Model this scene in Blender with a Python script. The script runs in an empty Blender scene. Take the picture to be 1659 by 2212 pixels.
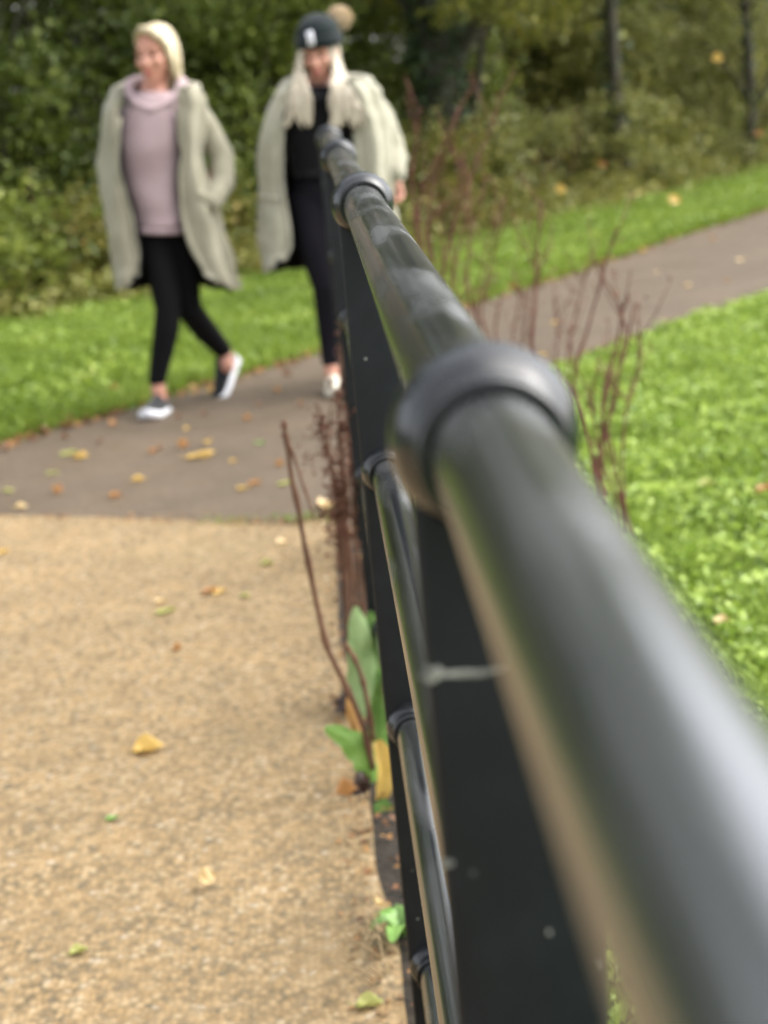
import bpy, bmesh, math, random
import numpy as np
from mathutils import Vector, Matrix, noise

S = bpy.context.scene
COL = S.collection
R = math.radians
random.seed(7)
rng = np.random.default_rng(11)

# ---------------------------------------------------------------- camera
EYE = 1.33
F_PX, CX, CY = 4155.0, 829.5, 1106.0          # focal length in units of a 1659 x 2212 frame
WC = Matrix(((0.99491746, -0.09865641, 0.02015333),
             (-0.04098865, -0.21398661, 0.97597626),
             (-0.09197378, -0.97184188, -0.21694281)))
cd = bpy.data.cameras.new("camera")
cam = bpy.data.objects.new("camera", cd)
COL.objects.link(cam)
rx = WC @ Vector((1, 0, 0)); up = -(WC @ Vector((0, 1, 0))); bk = -(WC @ Vector((0, 0, 1)))
mw = Matrix((rx, up, bk)).transposed().to_4x4()
mw.translation = (0, 0, EYE)
cam.matrix_world = mw
cd.sensor_fit = 'VERTICAL'
cd.sensor_height = 36.0
cd.lens = 36.0 * F_PX / 2212.0
cd.clip_start = 0.02
cd.clip_end = 500
cd.dof.use_dof = True
cd.dof.focus_distance = 1.66
cd.dof.aperture_fstop = 6.9
S.camera = cam

# ---------------------------------------------------------------- world, sun, exposure
SUN_EL, SUN_AZ = R(50), R(82)                # azimuth clockwise from +Y
w = bpy.data.worlds.new("World"); S.world = w; w.use_nodes = True
nt = w.node_tree; nt.nodes.clear()
sky = nt.nodes.new("ShaderNodeTexSky"); sky.sky_type = 'NISHITA'; sky.sun_disc = False
sky.sun_elevation = SUN_EL; sky.sun_rotation = SUN_AZ
sky.air_density = 1.0; sky.dust_density = 4.0; sky.ozone_density = 1.0
hs = nt.nodes.new("ShaderNodeHueSaturation"); hs.inputs['Saturation'].default_value = 0.25
bg = nt.nodes.new("ShaderNodeBackground"); bg.inputs['Strength'].default_value = 0.15
wo = nt.nodes.new("ShaderNodeOutputWorld")
nt.links.new(sky.outputs[0], hs.inputs['Color']); nt.links.new(hs.outputs[0], bg.inputs['Color'])
nt.links.new(bg.outputs[0], wo.inputs['Surface'])
sl = bpy.data.lights.new("sun", 'SUN'); sl.energy = 0.65; sl.angle = R(60); sl.color = (1.0, 0.96, 0.90)
sun = bpy.data.objects.new("sun", sl); COL.objects.link(sun)
sd = Vector((math.sin(SUN_AZ) * math.cos(SUN_EL), math.cos(SUN_AZ) * math.cos(SUN_EL), math.sin(SUN_EL)))
sun.rotation_euler = sd.to_track_quat('Z', 'Y').to_euler()
S.view_settings.view_transform = 'Standard'
S.view_settings.look = 'None'
S.view_settings.exposure = 1.82
S.view_settings.gamma = 1.0
S.render.engine = 'CYCLES'
S.cycles.use_denoising = True
S.cycles.max_bounces = 6
S.cycles.transparent_max_bounces = 4

# ---------------------------------------------------------------- helpers
def ray(px, py):
    return WC @ Vector((px - CX, py - CY, F_PX))
def at_depth(px, py, Y):
    d = ray(px, py); t = Y / d.y
    return Vector((d.x * t, Y, EYE + d.z * t))
def at_ground(px, py, z=0.0):
    d = ray(px, py); t = (z - EYE) / d.z
    return Vector((d.x * t, d.y * t, z))
def tag(o, label=None, cat=None, group=None, kind=None):
    if label: o['label'] = label
    if cat: o['category'] = cat
    if group: o['group'] = group
    if kind: o['kind'] = kind
    return o
def empty(name, loc=(0, 0, 0), rz=0.0):
    o = bpy.data.objects.new(name, None); COL.objects.link(o)
    o.location = loc; o.rotation_euler = (0, 0, rz); o.empty_display_size = 0.1
    return o
def link(name, me, mats=None, parent=None, smooth=True):
    o = bpy.data.objects.new(name, me); COL.objects.link(o)
    if mats is not None:
        me.materials.clear()
        for m in (mats if isinstance(mats, (list, tuple)) else [mats]):
            me.materials.append(m)
    if smooth and len(me.polygons):
        me.polygons.foreach_set('use_smooth', np.ones(len(me.polygons), dtype=bool))
    if parent: o.parent = parent
    return o
def mesh(name, verts, faces):
    me = bpy.data.meshes.new(name); me.from_pydata([tuple(v) for v in verts], [], faces); me.update()
    return me
def np_mesh(name, verts, faces):
    """verts (n,3) array, faces (m,k) array of equal-sized polygons"""
    me = bpy.data.meshes.new(name)
    n, (m, k) = len(verts), faces.shape
    me.vertices.add(n); me.vertices.foreach_set('co', np.asarray(verts, np.float32).ravel())
    me.loops.add(m * k); me.loops.foreach_set('vertex_index', faces.astype(np.int32).ravel())
    me.polygons.add(m); me.polygons.foreach_set('loop_start', np.arange(0, m * k, k, dtype=np.int32))
    me.polygons.foreach_set('loop_total', np.full(m, k, dtype=np.int32))
    me.update(calc_edges=True); me.validate()
    return me
def bake(me, mods):
    o = bpy.data.objects.new("work", me); COL.objects.link(o)
    for typ, kw in mods:
        md = o.modifiers.new(typ, typ)
        for k, v in kw.items(): setattr(md, k, v)
    dg = bpy.context.evaluated_depsgraph_get(); dg.update()
    out = bpy.data.meshes.new_from_object(o.evaluated_get(dg))
    bpy.data.objects.remove(o, do_unlink=True)
    return out
def cr(pts, n):
    """resample a Catmull-Rom curve through pts (tuples of any length) at n points"""
    P = np.asarray(pts, float); m = len(P)
    out = []
    for t in np.linspace(0, m - 1, n):
        i = min(int(t), m - 2); u = t - i
        p0 = P[max(i - 1, 0)]; p1 = P[i]; p2 = P[i + 1]; p3 = P[min(i + 2, m - 1)]
        out.append(0.5 * ((2 * p1) + (-p0 + p2) * u + (2 * p0 - 5 * p1 + 4 * p2 - p3) * u * u + (-p0 + 3 * p1 - 3 * p2 + p3) * u ** 3))
    return np.array(out)

ICO = {}
def ico(sub):
    if sub not in ICO:
        bm = bmesh.new(); bmesh.ops.create_icosphere(bm, subdivisions=sub, radius=1); bm.verts.index_update()
        ICO[sub] = (np.array([v.co for v in bm.verts]), np.array([[v.index for v in f.verts] for f in bm.faces])); bm.free()
    return ICO[sub]
class Blob:
    """a set of overlapping rounded solids that is remeshed into ONE continuous skin"""
    def __init__(s): s.V = []; s.F = []; s.n = 0; s.M = Matrix.Identity(4)
    def put(s, mat, sub):
        V, Fc = ico(sub); A = np.array(mat); s.V.append(V @ A[:3, :3].T + A[:3, 3]); s.F.append(Fc + s.n); s.n += len(V)
    def ell(s, c, r, rot=None):
        if not isinstance(r, (tuple, list)): r = (r, r, r)
        s.put(s.M @ Matrix.Translation(c) @ (rot if rot is not None else Matrix.Identity(4)) @ Matrix.Diagonal((*r, 1)), 3)
        return s
    def cap(s, a, b, ra, rb=None):
        rb = ra if rb is None else rb
        a = Vector(a); b = Vector(b); d = b - a
        n = max(2, int(d.length / (0.45 * min(ra, rb))) + 1)
        for i in range(n + 1):
            t = i / n; r = ra + (rb - ra) * t
            s.put(s.M @ Matrix.Translation(a + d * t) @ Matrix.Diagonal((r, r, r, 1)), 2)
        return s
    def chain(s, pts, rad):
        for i in range(len(pts) - 1): s.cap(pts[i], pts[i + 1], rad[i], rad[i + 1])
        return s
    def build(s, name, mat, parent=None, voxel=0.01, smooth=4):
        me = np_mesh(name, np.concatenate(s.V), np.concatenate(s.F))
        out = bake(me, [('REMESH', dict(mode='VOXEL', voxel_size=voxel)), ('SMOOTH', dict(iterations=smooth, factor=0.5))])
        return link(name, out, mat, parent)

def loft(rings, closed=True):
    n = len(rings[0]); V = [tuple(p) for r in rings for p in r]; Fc = []
    for i in range(len(rings) - 1):
        for j in range(n if closed else n - 1):
            k = (j + 1) % n
            Fc.append((i * n + j, i * n + k, (i + 1) * n + k, (i + 1) * n + j))
    return V, Fc
def tube(pts, rad, seg=8, caps=True, off=0):
    """swept tube along a polyline -> verts, faces"""
    P = [Vector(p) for p in pts]; V = []; Fc = []
    nrm = None
    for i, p in enumerate(P):
        t = (P[min(i + 1, len(P) - 1)] - P[max(i - 1, 0)]).normalized()
        if nrm is None:
            nrm = t.orthogonal().normalized()
        else:
            nrm = (nrm - t * nrm.dot(t)).normalized()
        b = t.cross(nrm)
        r = rad[i] if hasattr(rad, '__len__') else rad
        for k in range(seg):
            a = 2 * math.pi * k / seg
            V.append(p + nrm * (r * math.cos(a)) + b * (r * math.sin(a)))
    for i in range(len(P) - 1):
        for k in range(seg):
            Fc.append((off + i * seg + k, off + i * seg + (k + 1) % seg, off + (i + 1) * seg + (k + 1) % seg, off + (i + 1) * seg + k))
    if caps:
        Fc.append(tuple(off + k for k in reversed(range(seg)))); e = (len(P) - 1) * seg
        Fc.append(tuple(off + e + k for k in range(seg)))
    return V, Fc
class Acc:
    def __init__(s): s.V = []; s.F = []
    def add(s, V, Fc):
        o = len(s.V); s.V += [tuple(v) for v in V]; s.F += [tuple(i + o for i in f) for f in Fc]; return s
    def tube(s, pts, rad, seg=8): return s.add(*tube(pts, rad, seg))
    def build(s, name, mat, parent=None, smooth=True): return link(name, mesh(name, s.V, s.F), mat, parent, smooth)

# ---------------------------------------------------------------- materials
class NT:
    def __init__(s, name):
        s.m = bpy.data.materials.new(name); s.m.use_nodes = True
        s.t = s.m.node_tree; s.p = s.t.nodes['Principled BSDF']; s.out = s.t.nodes['Material Output']
        s.tc = s.t.nodes.new('ShaderNodeTexCoord'); s.co = s.tc.outputs['Object']
    def n(s, typ, **kw):
        q = s.t.nodes.new(typ)
        for k, v in kw.items():
            if k in q.inputs: q.inputs[k].default_value = v
            else: setattr(q, k, v)
        return q
    def l(s, a, b): s.t.links.new(a, b)
    def mapping(s, scale):
        q = s.n('ShaderNodeMapping'); q.inputs['Scale'].default_value = scale; s.l(s.co, q.inputs['Vector']); return q.outputs[0]
    def noise(s, scale, detail=4, rough=0.6, vec=None):
        q = s.n('ShaderNodeTexNoise'); q.inputs['Scale'].default_value = scale; q.inputs['Detail'].default_value = detail
        q.inputs['Roughness'].default_value = rough; s.l(vec or s.co, q.inputs['Vector']); return q.outputs['Fac']
    def vor(s, scale, feature='F1', vec=None):
        q = s.n('ShaderNodeTexVoronoi', feature=feature); q.inputs['Scale'].default_value = scale; s.l(vec or s.co, q.inputs['Vector']); return q
    def ramp(s, fac, stops):
        q = s.n('ShaderNodeValToRGB'); e = q.color_ramp.elements
        while len(e) < len(stops): e.new(0.5)
        for x, (p, c) in zip(e, stops):
            x.position = p; x.color = (*c, 1) if hasattr(c, '__len__') else (c, c, c, 1)
        s.l(fac, q.inputs['Fac']); return q.outputs['Color']
    def mix(s, fac, a, b, blend='MIX'):
        q = s.n('ShaderNodeMix', data_type='RGBA', blend_type=blend)
        for inp, v in ((q.inputs[0], fac), (q.inputs[6], a), (q.inputs[7], b)):
            if hasattr(v, 'node'): s.l(v, inp)
            elif hasattr(v, '__len__'): inp.default_value = (*v, 1)
            else: inp.default_value = v
        return q.outputs[2]
    def bump(s, h, strength, dist):
        q = s.n('ShaderNodeBump'); q.inputs['Strength'].default_value = strength; q.inputs['Distance'].default_value = dist
        s.l(h, q.inputs['Height']); s.l(q.outputs[0], s.p.inputs['Normal']); return q
    def col(s, c):
        if hasattr(c, 'node'): s.l(c, s.p.inputs['Base Color'])
        else: s.p.inputs['Base Color'].default_value = (*c, 1)
    def rough(s, v):
        if hasattr(v, 'node'): s.l(v, s.p.inputs['Roughness'])
        else: s.p.inputs['Roughness'].default_value = v

def mat_cloth(name, c1, c2, scale=14, weave=500, bump=0.35, rough=0.9, sheen=0.25):
    q = NT(name); f = q.noise(scale, 5)
    q.col(q.ramp(f, [(0.3, c1), (0.7, c2)])); q.rough(rough)
    q.p.inputs['Sheen Weight'].default_value = sheen
    q.bump(q.noise(weave, 2), bump, 0.002); q.p.inputs['Specular IOR Level'].default_value = 0.2
    return q.m
def mat_leaf(name, stops, rough=0.5, trans=0.3, patch=0.8):
    """leaf colours varied per leaf and in drifts"""
    q = NT(name); g = q.n('ShaderNodeNewGeometry')
    f1 = q.noise(patch, 3)
    a = q.n('ShaderNodeMath', operation='MULTIPLY_ADD'); q.l(g.outputs['Random Per Island'], a.inputs[0]); a.inputs[1].default_value = 0.6
    sub = q.n('ShaderNodeMath', operation='MULTIPLY_ADD'); q.l(f1, sub.inputs[0]); sub.inputs[1].default_value = 0.9; sub.inputs[2].default_value = -0.25
    q.l(sub.outputs[0], a.inputs[2])
    c = q.ramp(a.outputs[0], stops)
    q.col(c); q.rough(rough); q.p.inputs['Specular IOR Level'].default_value = 0.35
    tr = q.n('ShaderNodeBsdfTranslucent'); q.l(c, tr.inputs['Color'])
    mx = q.n('ShaderNodeMixShader'); mx.inputs[0].default_value = trans
    q.l(q.p.outputs[0], mx.inputs[1]); q.l(tr.outputs[0], mx.inputs[2]); q.l(mx.outputs[0], q.out.inputs['Surface'])
    return q.m

M = {}
def m_metal(name, ior, dustc, rmax=.34):
    q = NT(name)
    mv = q.mapping((1, .13, 1)); f = q.ramp(q.noise(15, 4, 0.55, mv), [(0.42, 0.0), (0.78, 1.0)])
    q.col(q.mix(f, (0.005, 0.006, 0.007), dustc))
    q.p.inputs['IOR'].default_value = ior
    sm = q.ramp(q.noise(36, 2, .45, mv), [(0.50, 0.0), (0.70, 1.0)])
    q.rough(q.mix(sm, (.19, .19, .19), (rmax, rmax, rmax)))
    return q.m
M['metal'] = m_metal('black_rail_paint', 3.5, (0.040, 0.041, 0.038))
M['joint'] = m_metal('black_joint_paint', 1.52, (0.022, 0.023, 0.025), .45)
def m_plate():
    q = NT('black_plate_paint')
    f = q.ramp(q.noise(22, 6, 0.7), [(0.45, 0.0), (0.8, 1.0)])
    base = q.mix(f, (0.0034, 0.0046, 0.0062), (0.0085, 0.0105, 0.0130))
    v = q.vor(55).outputs['Distance']
    spots = q.ramp(v, [(0.07, 1.0), (0.16, 0.0)])
    keep = q.ramp(q.noise(16, 2), [(0.54, 0.0), (0.62, 1.0)])
    k = q.mix(1.0, spots, keep, 'MULTIPLY')
    q.col(q.mix(k, base, (0.22, 0.22, 0.20)))
    q.rough(0.5); q.bump(q.noise(300, 3), 0.15, 0.001); q.p.inputs['Specular IOR Level'].default_value = 0.3
    return q.m
M['plate'] = m_plate()
def m_gravel():
    q = NT('resin_gravel')
    gv = q.mapping((1, .68, 1)); v = q.vor(84, vec=gv); vc = v.outputs['Color']
    sp = q.n('ShaderNodeSeparateColor'); q.l(vc, sp.inputs[0])
    stones = q.ramp(sp.outputs[0], [(0.0, (0.15, 0.125, 0.085)), (0.16, (0.27, 0.185, 0.095)), (0.5, (0.385, 0.265, 0.135)), (0.8, (0.45, 0.325, 0.18)), (0.95, (0.50, 0.39, 0.24)), (1.0, (0.54, 0.45, 0.33))])
    gap = q.ramp(v.outputs['Distance'], [(0.38, 0.0), (0.80, 0.95)])
    gm = q.ramp(q.noise(7, 5, .65), [(0.35, 0.25), (0.65, 1.0)])
    c = q.mix(q.mix(1.0, gap, gm, 'MULTIPLY'), stones, (0.105, 0.088, 0.058))
    v2 = q.vor(210); s2 = q.n('ShaderNodeSeparateColor'); q.l(v2.outputs['Color'], s2.inputs[0])
    c = q.mix(q.ramp(q.noise(45, 3), [(0.45, 0.0), (0.6, 0.4)]), c, q.ramp(s2.outputs[0], [(0.0, (0.20, 0.15, 0.085)), (1.0, (0.46, 0.33, 0.19))]))
    blot = q.ramp(q.noise(16, 5, 0.7), [(0.56, 0.0), (0.72, 0.55)])
    c = q.mix(blot, c, (0.15, 0.135, 0.105))
    big = q.ramp(q.noise(3.0, 6, 0.7), [(0.36, 0.0), (0.66, 1.0)])
    c = q.mix(big, q.mix(0.45, c, (0.19, 0.145, 0.085)), c)
    gr = q.ramp(q.noise(1.2, 4), [(0.55, 0.0), (0.75, 0.4)])
    c = q.mix(gr, c, (0.25, 0.20, 0.11))
    q.col(q.mix(1.0, c, (0.80, 0.785, 0.75), 'MULTIPLY')); q.rough(0.9); q.p.inputs['Specular IOR Level'].default_value = 0.15
    inv = q.n('ShaderNodeMath', operation='SUBTRACT'); inv.inputs[0].default_value = 1.0; q.l(v.outputs['Distance'], inv.inputs[1])
    q.bump(inv.outputs[0], 0.5, 0.004)
    return q.m
M['gravel'] = m_gravel()
def m_asphalt():
    q = NT('damp_tarmac')
    v = q.vor(160)
    sp = q.n('ShaderNodeSeparateColor'); q.l(v.outputs['Color'], sp.inputs[0])
    st = q.ramp(sp.outputs[0], [(0.0, (0.105, 0.083, 0.063)), (0.6, (0.165, 0.132, 0.103)), (1.0, (0.24, 0.198, 0.160))])
    big = q.ramp(q.noise(1.6, 6, 0.65), [(0.35, 0.0), (0.68, 1.0)])
    c = q.mix(big, q.mix(0.5, st, (0.075, 0.062, 0.047)), st)
    br = q.ramp(q.noise(6, 5), [(0.55, 0.0), (0.8, 0.6)])
    c = q.mix(br, c, (0.16, 0.11, 0.065))
    q.col(q.mix(1.0, c, (0.74, 0.69, 0.60), 'MULTIPLY')); q.rough(q.ramp(q.noise(2.2, 4), [(0.3, 0.55), (0.7, 0.85)])); q.p.inputs['Specular IOR Level'].default_value = 0.25; q.bump(v.outputs['Distance'], 0.3, 0.002)
    return q.m
M['asphalt'] = m_asphalt()
def m_earth(name, a, b, sc=3):
    q = NT(name); q.col(q.ramp(q.noise(sc, 7, 0.7), [(0.3, a), (0.7, b)])); q.rough(0.95); q.bump(q.noise(30, 5), 0.7, 0.02); return q.m
M['turf'] = m_earth('turf', (0.035, 0.075, 0.012), (0.075, 0.15, 0.025))
M['soil'] = m_earth('soil', (0.010, 0.007, 0.004), (0.035, 0.025, 0.014), 18)
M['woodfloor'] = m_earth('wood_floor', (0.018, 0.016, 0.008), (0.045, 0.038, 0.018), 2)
M['grass'] = mat_leaf('grass_blades', [(0.15, (0.108, 0.165, 0.02)), (0.5, (0.192, 0.275, 0.035)), (0.8, (0.288, 0.385, 0.055)), (1.0, (0.432, 0.451, 0.13))], 0.5, 0.35, 1.4)
M['clover'] = mat_leaf('lawn_leaves', [(0.1, (0.1189, 0.1866, 0.023)), (0.45, (0.2379, 0.3499, 0.0523)), (0.75, (0.3833, 0.5016, 0.0889)), (1.0, (0.5815, 0.6765, 0.209))], 0.4, 0.35, 2.5)
M['fol_dark'] = mat_leaf('dark_foliage', [(0.1, (0.0432, 0.0609, 0.0104)), (0.5, (0.0884, 0.1239, 0.0196)), (0.8, (0.1671, 0.2, 0.0347)), (1.0, (0.2947, 0.3048, 0.0693))], 0.45, 0.25)
M['fol_mid'] = mat_leaf('mid_foliage', [(0.1, (0.0591, 0.0852, 0.0129)), (0.45, (0.1475, 0.1892, 0.0302)), (0.8, (0.2556, 0.2933, 0.0541)), (1.0, (0.4325, 0.4352, 0.108))], 0.42, 0.25)
M['fol_grey'] = mat_leaf('grey_green_foliage', [(0.1, (0.0963, 0.107, 0.0258)), (0.5, (0.2118, 0.223, 0.0618)), (0.85, (0.3464, 0.3389, 0.1031)), (1.0, (0.539, 0.3925, 0.0824))], 0.5, 0.25)
M['fol_yellow'] = mat_leaf('yellow_green_foliage', [(0.1, (0.092, 0.112, 0.0165)), (0.5, (0.2185, 0.224, 0.0385)), (0.85, (0.368, 0.336, 0.066)), (1.0, (0.483, 0.3696, 0.077))], 0.45, 0.35)
M['fol_olive'] = mat_leaf('olive_foliage', [(0.1, (0.0987, 0.105, 0.0208)), (0.5, (0.2302, 0.2341, 0.0554)), (0.85, (0.3782, 0.3552, 0.104)), (1.0, (0.5591, 0.4359, 0.1247))], 0.45, 0.3)
M['fol_bramble'] = mat_leaf('bramble_foliage', [(0.1, (0.0789, 0.0946, 0.0185)), (0.45, (0.1755, 0.1892, 0.036)), (0.75, (0.2633, 0.2237, 0.0513)), (1.0, (0.351, 0.1892, 0.0461))], 0.5, 0.25)
M['ivy'] = mat_leaf('ivy_leaves', [(0.1, (0.0144, 0.028, 0.0096)), (0.6, (0.036, 0.06, 0.0224)), (1.0, (0.09, 0.12, 0.056))], 0.6, 0.1)
M['litter'] = mat_leaf('brown_litter', [(0.05, (0.06, 0.03, 0.015)), (0.4, (0.17, 0.075, 0.03)), (0.75, (0.30, 0.15, 0.05)), (1.0, (0.42, 0.28, 0.09))], 0.6, 0.1, 4)
def m_bark(name, a, b):
    q = NT(name); v = q.mapping((6, 6, 1.2)); f = q.noise(5, 6, 0.7, v)
    q.col(q.ramp(f, [(0.3, a), (0.7, b)])); q.rough(0.9); q.bump(f, 0.8, 0.03); return q.m
M['bark'] = m_bark('bark', (0.022, 0.019, 0.012), (0.080, 0.068, 0.045))
M['redstem'] = m_bark('red_dock_stem', (0.09, 0.028, 0.018), (0.21, 0.085, 0.06))
M['brownstem'] = m_bark('brown_dock_stem', (0.0743, 0.0338, 0.0168), (0.2025, 0.0975, 0.0540))
M['seed'] = m_bark('dock_seed', (0.11, 0.035, 0.02), (0.33, 0.145, 0.095))
M['straw'] = m_bark('straw', (0.32, 0.22, 0.11), (0.50, 0.38, 0.22))
def m_bigleaf(name, a, b, edge=None):
    q = NT(name); f = q.noise(30, 5, 0.6); c = q.ramp(f, [(0.3, a), (0.7, b)]); q.col(c); q.rough(0.4)
    q.bump(q.noise(90, 3), 0.3, 0.003)
    tr = q.n('ShaderNodeBsdfTranslucent'); q.l(c, tr.inputs['Color']); mx = q.n('ShaderNodeMixShader'); mx.inputs[0].default_value = 0.3
    q.l(q.p.outputs[0], mx.inputs[1]); q.l(tr.outputs[0], mx.inputs[2]); q.l(mx.outputs[0], q.out.inputs['Surface']); return q.m
M['leaf_green'] = m_bigleaf('fresh_leaf', (0.16, 0.33, 0.06), (0.28, 0.47, 0.12))
M['leaf_rib'] = m_bigleaf('leaf_midrib', (0.34, 0.40, 0.16), (0.46, 0.50, 0.24))
M['leaf_blue'] = m_bigleaf('pale_green_leaf', (0.22, 0.34, 0.13), (0.36, 0.48, 0.22))
M['leaf_deep'] = m_bigleaf('deep_leaf', (0.08, 0.17, 0.035), (0.16, 0.28, 0.07))
M['leaf_yellow'] = m_bigleaf('yellow_leaf', (0.56, 0.36, 0.08), (0.70, 0.48, 0.14))
M['leaf_pale'] = m_bigleaf('pale_leaf', (0.62, 0.45, 0.20), (0.74, 0.56, 0.30))
M['leaf_lime'] = m_bigleaf('lime_leaf', (0.3230, 0.3400, 0.0810), (0.4590, 0.4505, 0.1530))
M['leaf_orange'] = m_bigleaf('orange_leaf', (0.38, 0.18, 0.065), (0.54, 0.30, 0.11))
M['leaf_brown'] = m_bigleaf('brown_leaf', (0.18, 0.09, 0.05), (0.30, 0.17, 0.09))
M['leaf_dead'] = m_bigleaf('dead_leaf', (0.025, 0.012, 0.010), (0.07, 0.035, 0.025))
def m_skin():
    q = NT('skin'); f = q.noise(18, 4); q.col(q.ramp(f, [(0.3, (0.46, 0.21, 0.14)), (0.7, (0.55, 0.28, 0.20))])); q.rough(0.5)
    q.p.inputs['Subsurface Weight'].default_value = 0.12; q.p.inputs['Subsurface Radius'].default_value = (0.02, 0.008, 0.004)
    return q.m
M['skin'] = m_skin()
def m_hair(name, a, b):
    q = NT(name); v = q.mapping((20, 20, 2.5)); f = q.noise(2.6, 4, 0.6, v)
    q.col(q.ramp(f, [(0.3, a), (0.7, b)])); q.rough(0.45); q.bump(f, 0.6, 0.006); return q.m
M['blonde'] = m_hair('blonde_hair', (0.24, 0.175, 0.085), (0.80, 0.70, 0.48))
M['ash'] = m_hair('ash_blonde_hair', (0.17, 0.135, 0.09), (0.58, 0.51, 0.39))
M['coat'] = mat_cloth('sage_coat', (0.2416, 0.2262, 0.1615), (0.3381, 0.3128, 0.2332), 9, 220, 0.6)
M['coat2'] = mat_cloth('cream_coat', (0.2664, 0.2582, 0.1932), (0.3917, 0.3699, 0.2858), 9, 220, 0.6)
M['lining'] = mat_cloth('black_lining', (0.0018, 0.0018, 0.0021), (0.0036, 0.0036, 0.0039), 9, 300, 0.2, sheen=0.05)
M['pink'] = mat_cloth('pink_fleece', (0.3304, 0.2390, 0.2460), (0.3937, 0.2953, 0.3058), 7, 350, 0.4)
M['blackfleece'] = mat_cloth('black_fleece', (0.0029, 0.0029, 0.0036), (0.0065, 0.0061, 0.0076), 7, 350, 0.3, sheen=0.1)
M['legging'] = mat_cloth('black_leggings', (0.0016, 0.0016, 0.0020), (0.0029, 0.0029, 0.0036), 10, 600, 0.1, 0.9, 0.0)
M['legging2'] = mat_cloth('plum_leggings', (0.0047, 0.0040, 0.0065), (0.0086, 0.0072, 0.0112), 10, 600, 0.1, 0.9, 0.0)
M['beanie'] = mat_cloth('beanie_knit', (0.0060, 0.0105, 0.0112), (0.0128, 0.0195, 0.0203), 30, 160, 0.8, sheen=0.1)
M['pom'] = mat_cloth('pompom_fur', (0.7200, 0.5640, 0.3750), (0.9600, 0.7920, 0.5750), 40, 200, 0.5)
M['white'] = mat_cloth('white_rubber', (0.70, 0.71, 0.74), (0.80, 0.80, 0.82), 20, 200, 0.1, 0.5, 0.0)
M['shoe_dark'] = mat_cloth('dark_mesh', (0.0042, 0.0045, 0.0056), (0.0140, 0.0147, 0.0168), 60, 400, 0.3)
M['shoe_cream'] = mat_cloth('cream_leather', (0.62, 0.57, 0.45), (0.76, 0.72, 0.60), 20, 200, 0.1, 0.5, 0.0)
M['print'] = mat_cloth('white_print', (0.66, 0.66, 0.72), (0.78, 0.78, 0.84), 30, 200, 0.05, 0.6, 0.0)
M['lip'] = mat_cloth('lip', (0.44, 0.12, 0.11), (0.50, 0.17, 0.15), 30, 200, 0.05, 0.4, 0.0)
M['eye'] = mat_cloth('dark_eye', (0.02, 0.016, 0.014), (0.04, 0.03, 0.025), 30, 200, 0.0, 0.2, 0.0)
M['brow'] = mat_cloth('brow_hair', (0.16, 0.09, 0.05), (0.22, 0.13, 0.07), 60, 300, 0.2, 0.7, 0.0)
M['chalk'] = mat_cloth('chalky_white', (0.03, 0.03, 0.029), (0.42, 0.41, 0.37), 90, 300, 0.4, 0.9, 0.0)

# ---------------------------------------------------------------- ground, paths
def sheet(name, outline, z, mat, wob=0.012, step=0.12):
    pts = []
    n = len(outline)
    for i in range(n):
        a = Vector(outline[i]); b = Vector(outline[(i + 1) % n]); k = max(1, int(min((b - a).length, 24) / step))
        for j in range(k):
            p = a.lerp(b, j / k)
            d = noise.noise_vector(Vector((p.x * 3.1, p.y * 3.1, z * 50))) * wob
            pts.append((p.x + d.x, p.y + d.y, z))
    me = mesh(name, pts, [tuple(range(len(pts)))])
    if me.polygons[0].normal.z < 0:
        me = mesh(name, pts, [tuple(reversed(range(len(pts))))])
    return tag(link(name, me, mat, smooth=False), kind='structure')
tag(link('ground', mesh('ground', [(-150, -60, 0), (150, -60, 0), (150, 200, 0), (-150, 200, 0)], [(0, 1, 2, 3)]), M['turf'], smooth=False), kind='structure')
FAR_EDGE = [(-12, 5.6), (-6, 6.4), (-4, 6.9), (-2.5, 7.4), (-1.9, 7.68), (-1.4, 7.93), (-1.2, 8.27), (-0.89, 8.62), (-0.55, 9.18), (-0.26, 9.55), (0.1, 10.05), (0.83, 11.26), (1.68, 12.58), (2.59, 14.21), (3.75, 16.04), (5.5, 18.6), (9, 23), (18, 32)]
NEAR_EDGE = [(19.5, 30.5), (10, 20.5), (5.6, 14.6), (3.3, 11.6), (2.42, 10.44), (1.88, 9.75), (1.39, 9.05), (0.99, 8.52), (0.6, 7.7), (0.32, 6.9), (0.14, 6.2)]
BOUND = [(-0.02, 5.97), (-0.19, 5.91), (-0.37, 6.03), (-0.68, 6.22), (-1.18, 6.5), (-1.7, 6.6), (-2.4, 6.4), (-4, 5.7), (-12, 4.4)]
sheet('tarmac_path', FAR_EDGE + NEAR_EDGE + [(0.08, 5.6), (-0.02, 5.5)] + [(-0.3, 5.55), (-1.2, 6.0), (-2.4, 5.9), (-4, 5.2), (-12, 4.0)], 0.004, M['asphalt'])
GR_EDGE = [(0.03, -3), (0.03, 1.5), (0.02, 2.56), (-0.005, 3.09), (-0.005, 3.54), (-0.03, 4.14), (-0.045, 4.95), (-0.03, 5.6)]
sheet('gravel_path', GR_EDGE + BOUND + [(-12, -3)], 0.008, M['gravel'], 0.010, 0.05)
sheet('soil_strip', [(-0.12, -3), (0.16, -3), (0.17, 2), (0.15, 4), (0.16, 5.8), (-0.12, 5.8)], 0.002, M['soil'])
HEDGE = [(-9, 9.4), (-4.5, 11.6), (-2.2, 13.2), (-1.6, 13.6), (-0.77, 14.4), (-0.3, 15.0), (0.76, 15.3), (1.92, 17.1), (3.15, 18.8), (3.94, 20.1), (5.4, 22.6), (9, 28)]
sheet('wood_floor', HEDGE + [(60, 60), (60, 120), (-80, 120), (-80, 9)], 0.003, M['woodfloor'], 0.15, 0.4)

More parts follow.
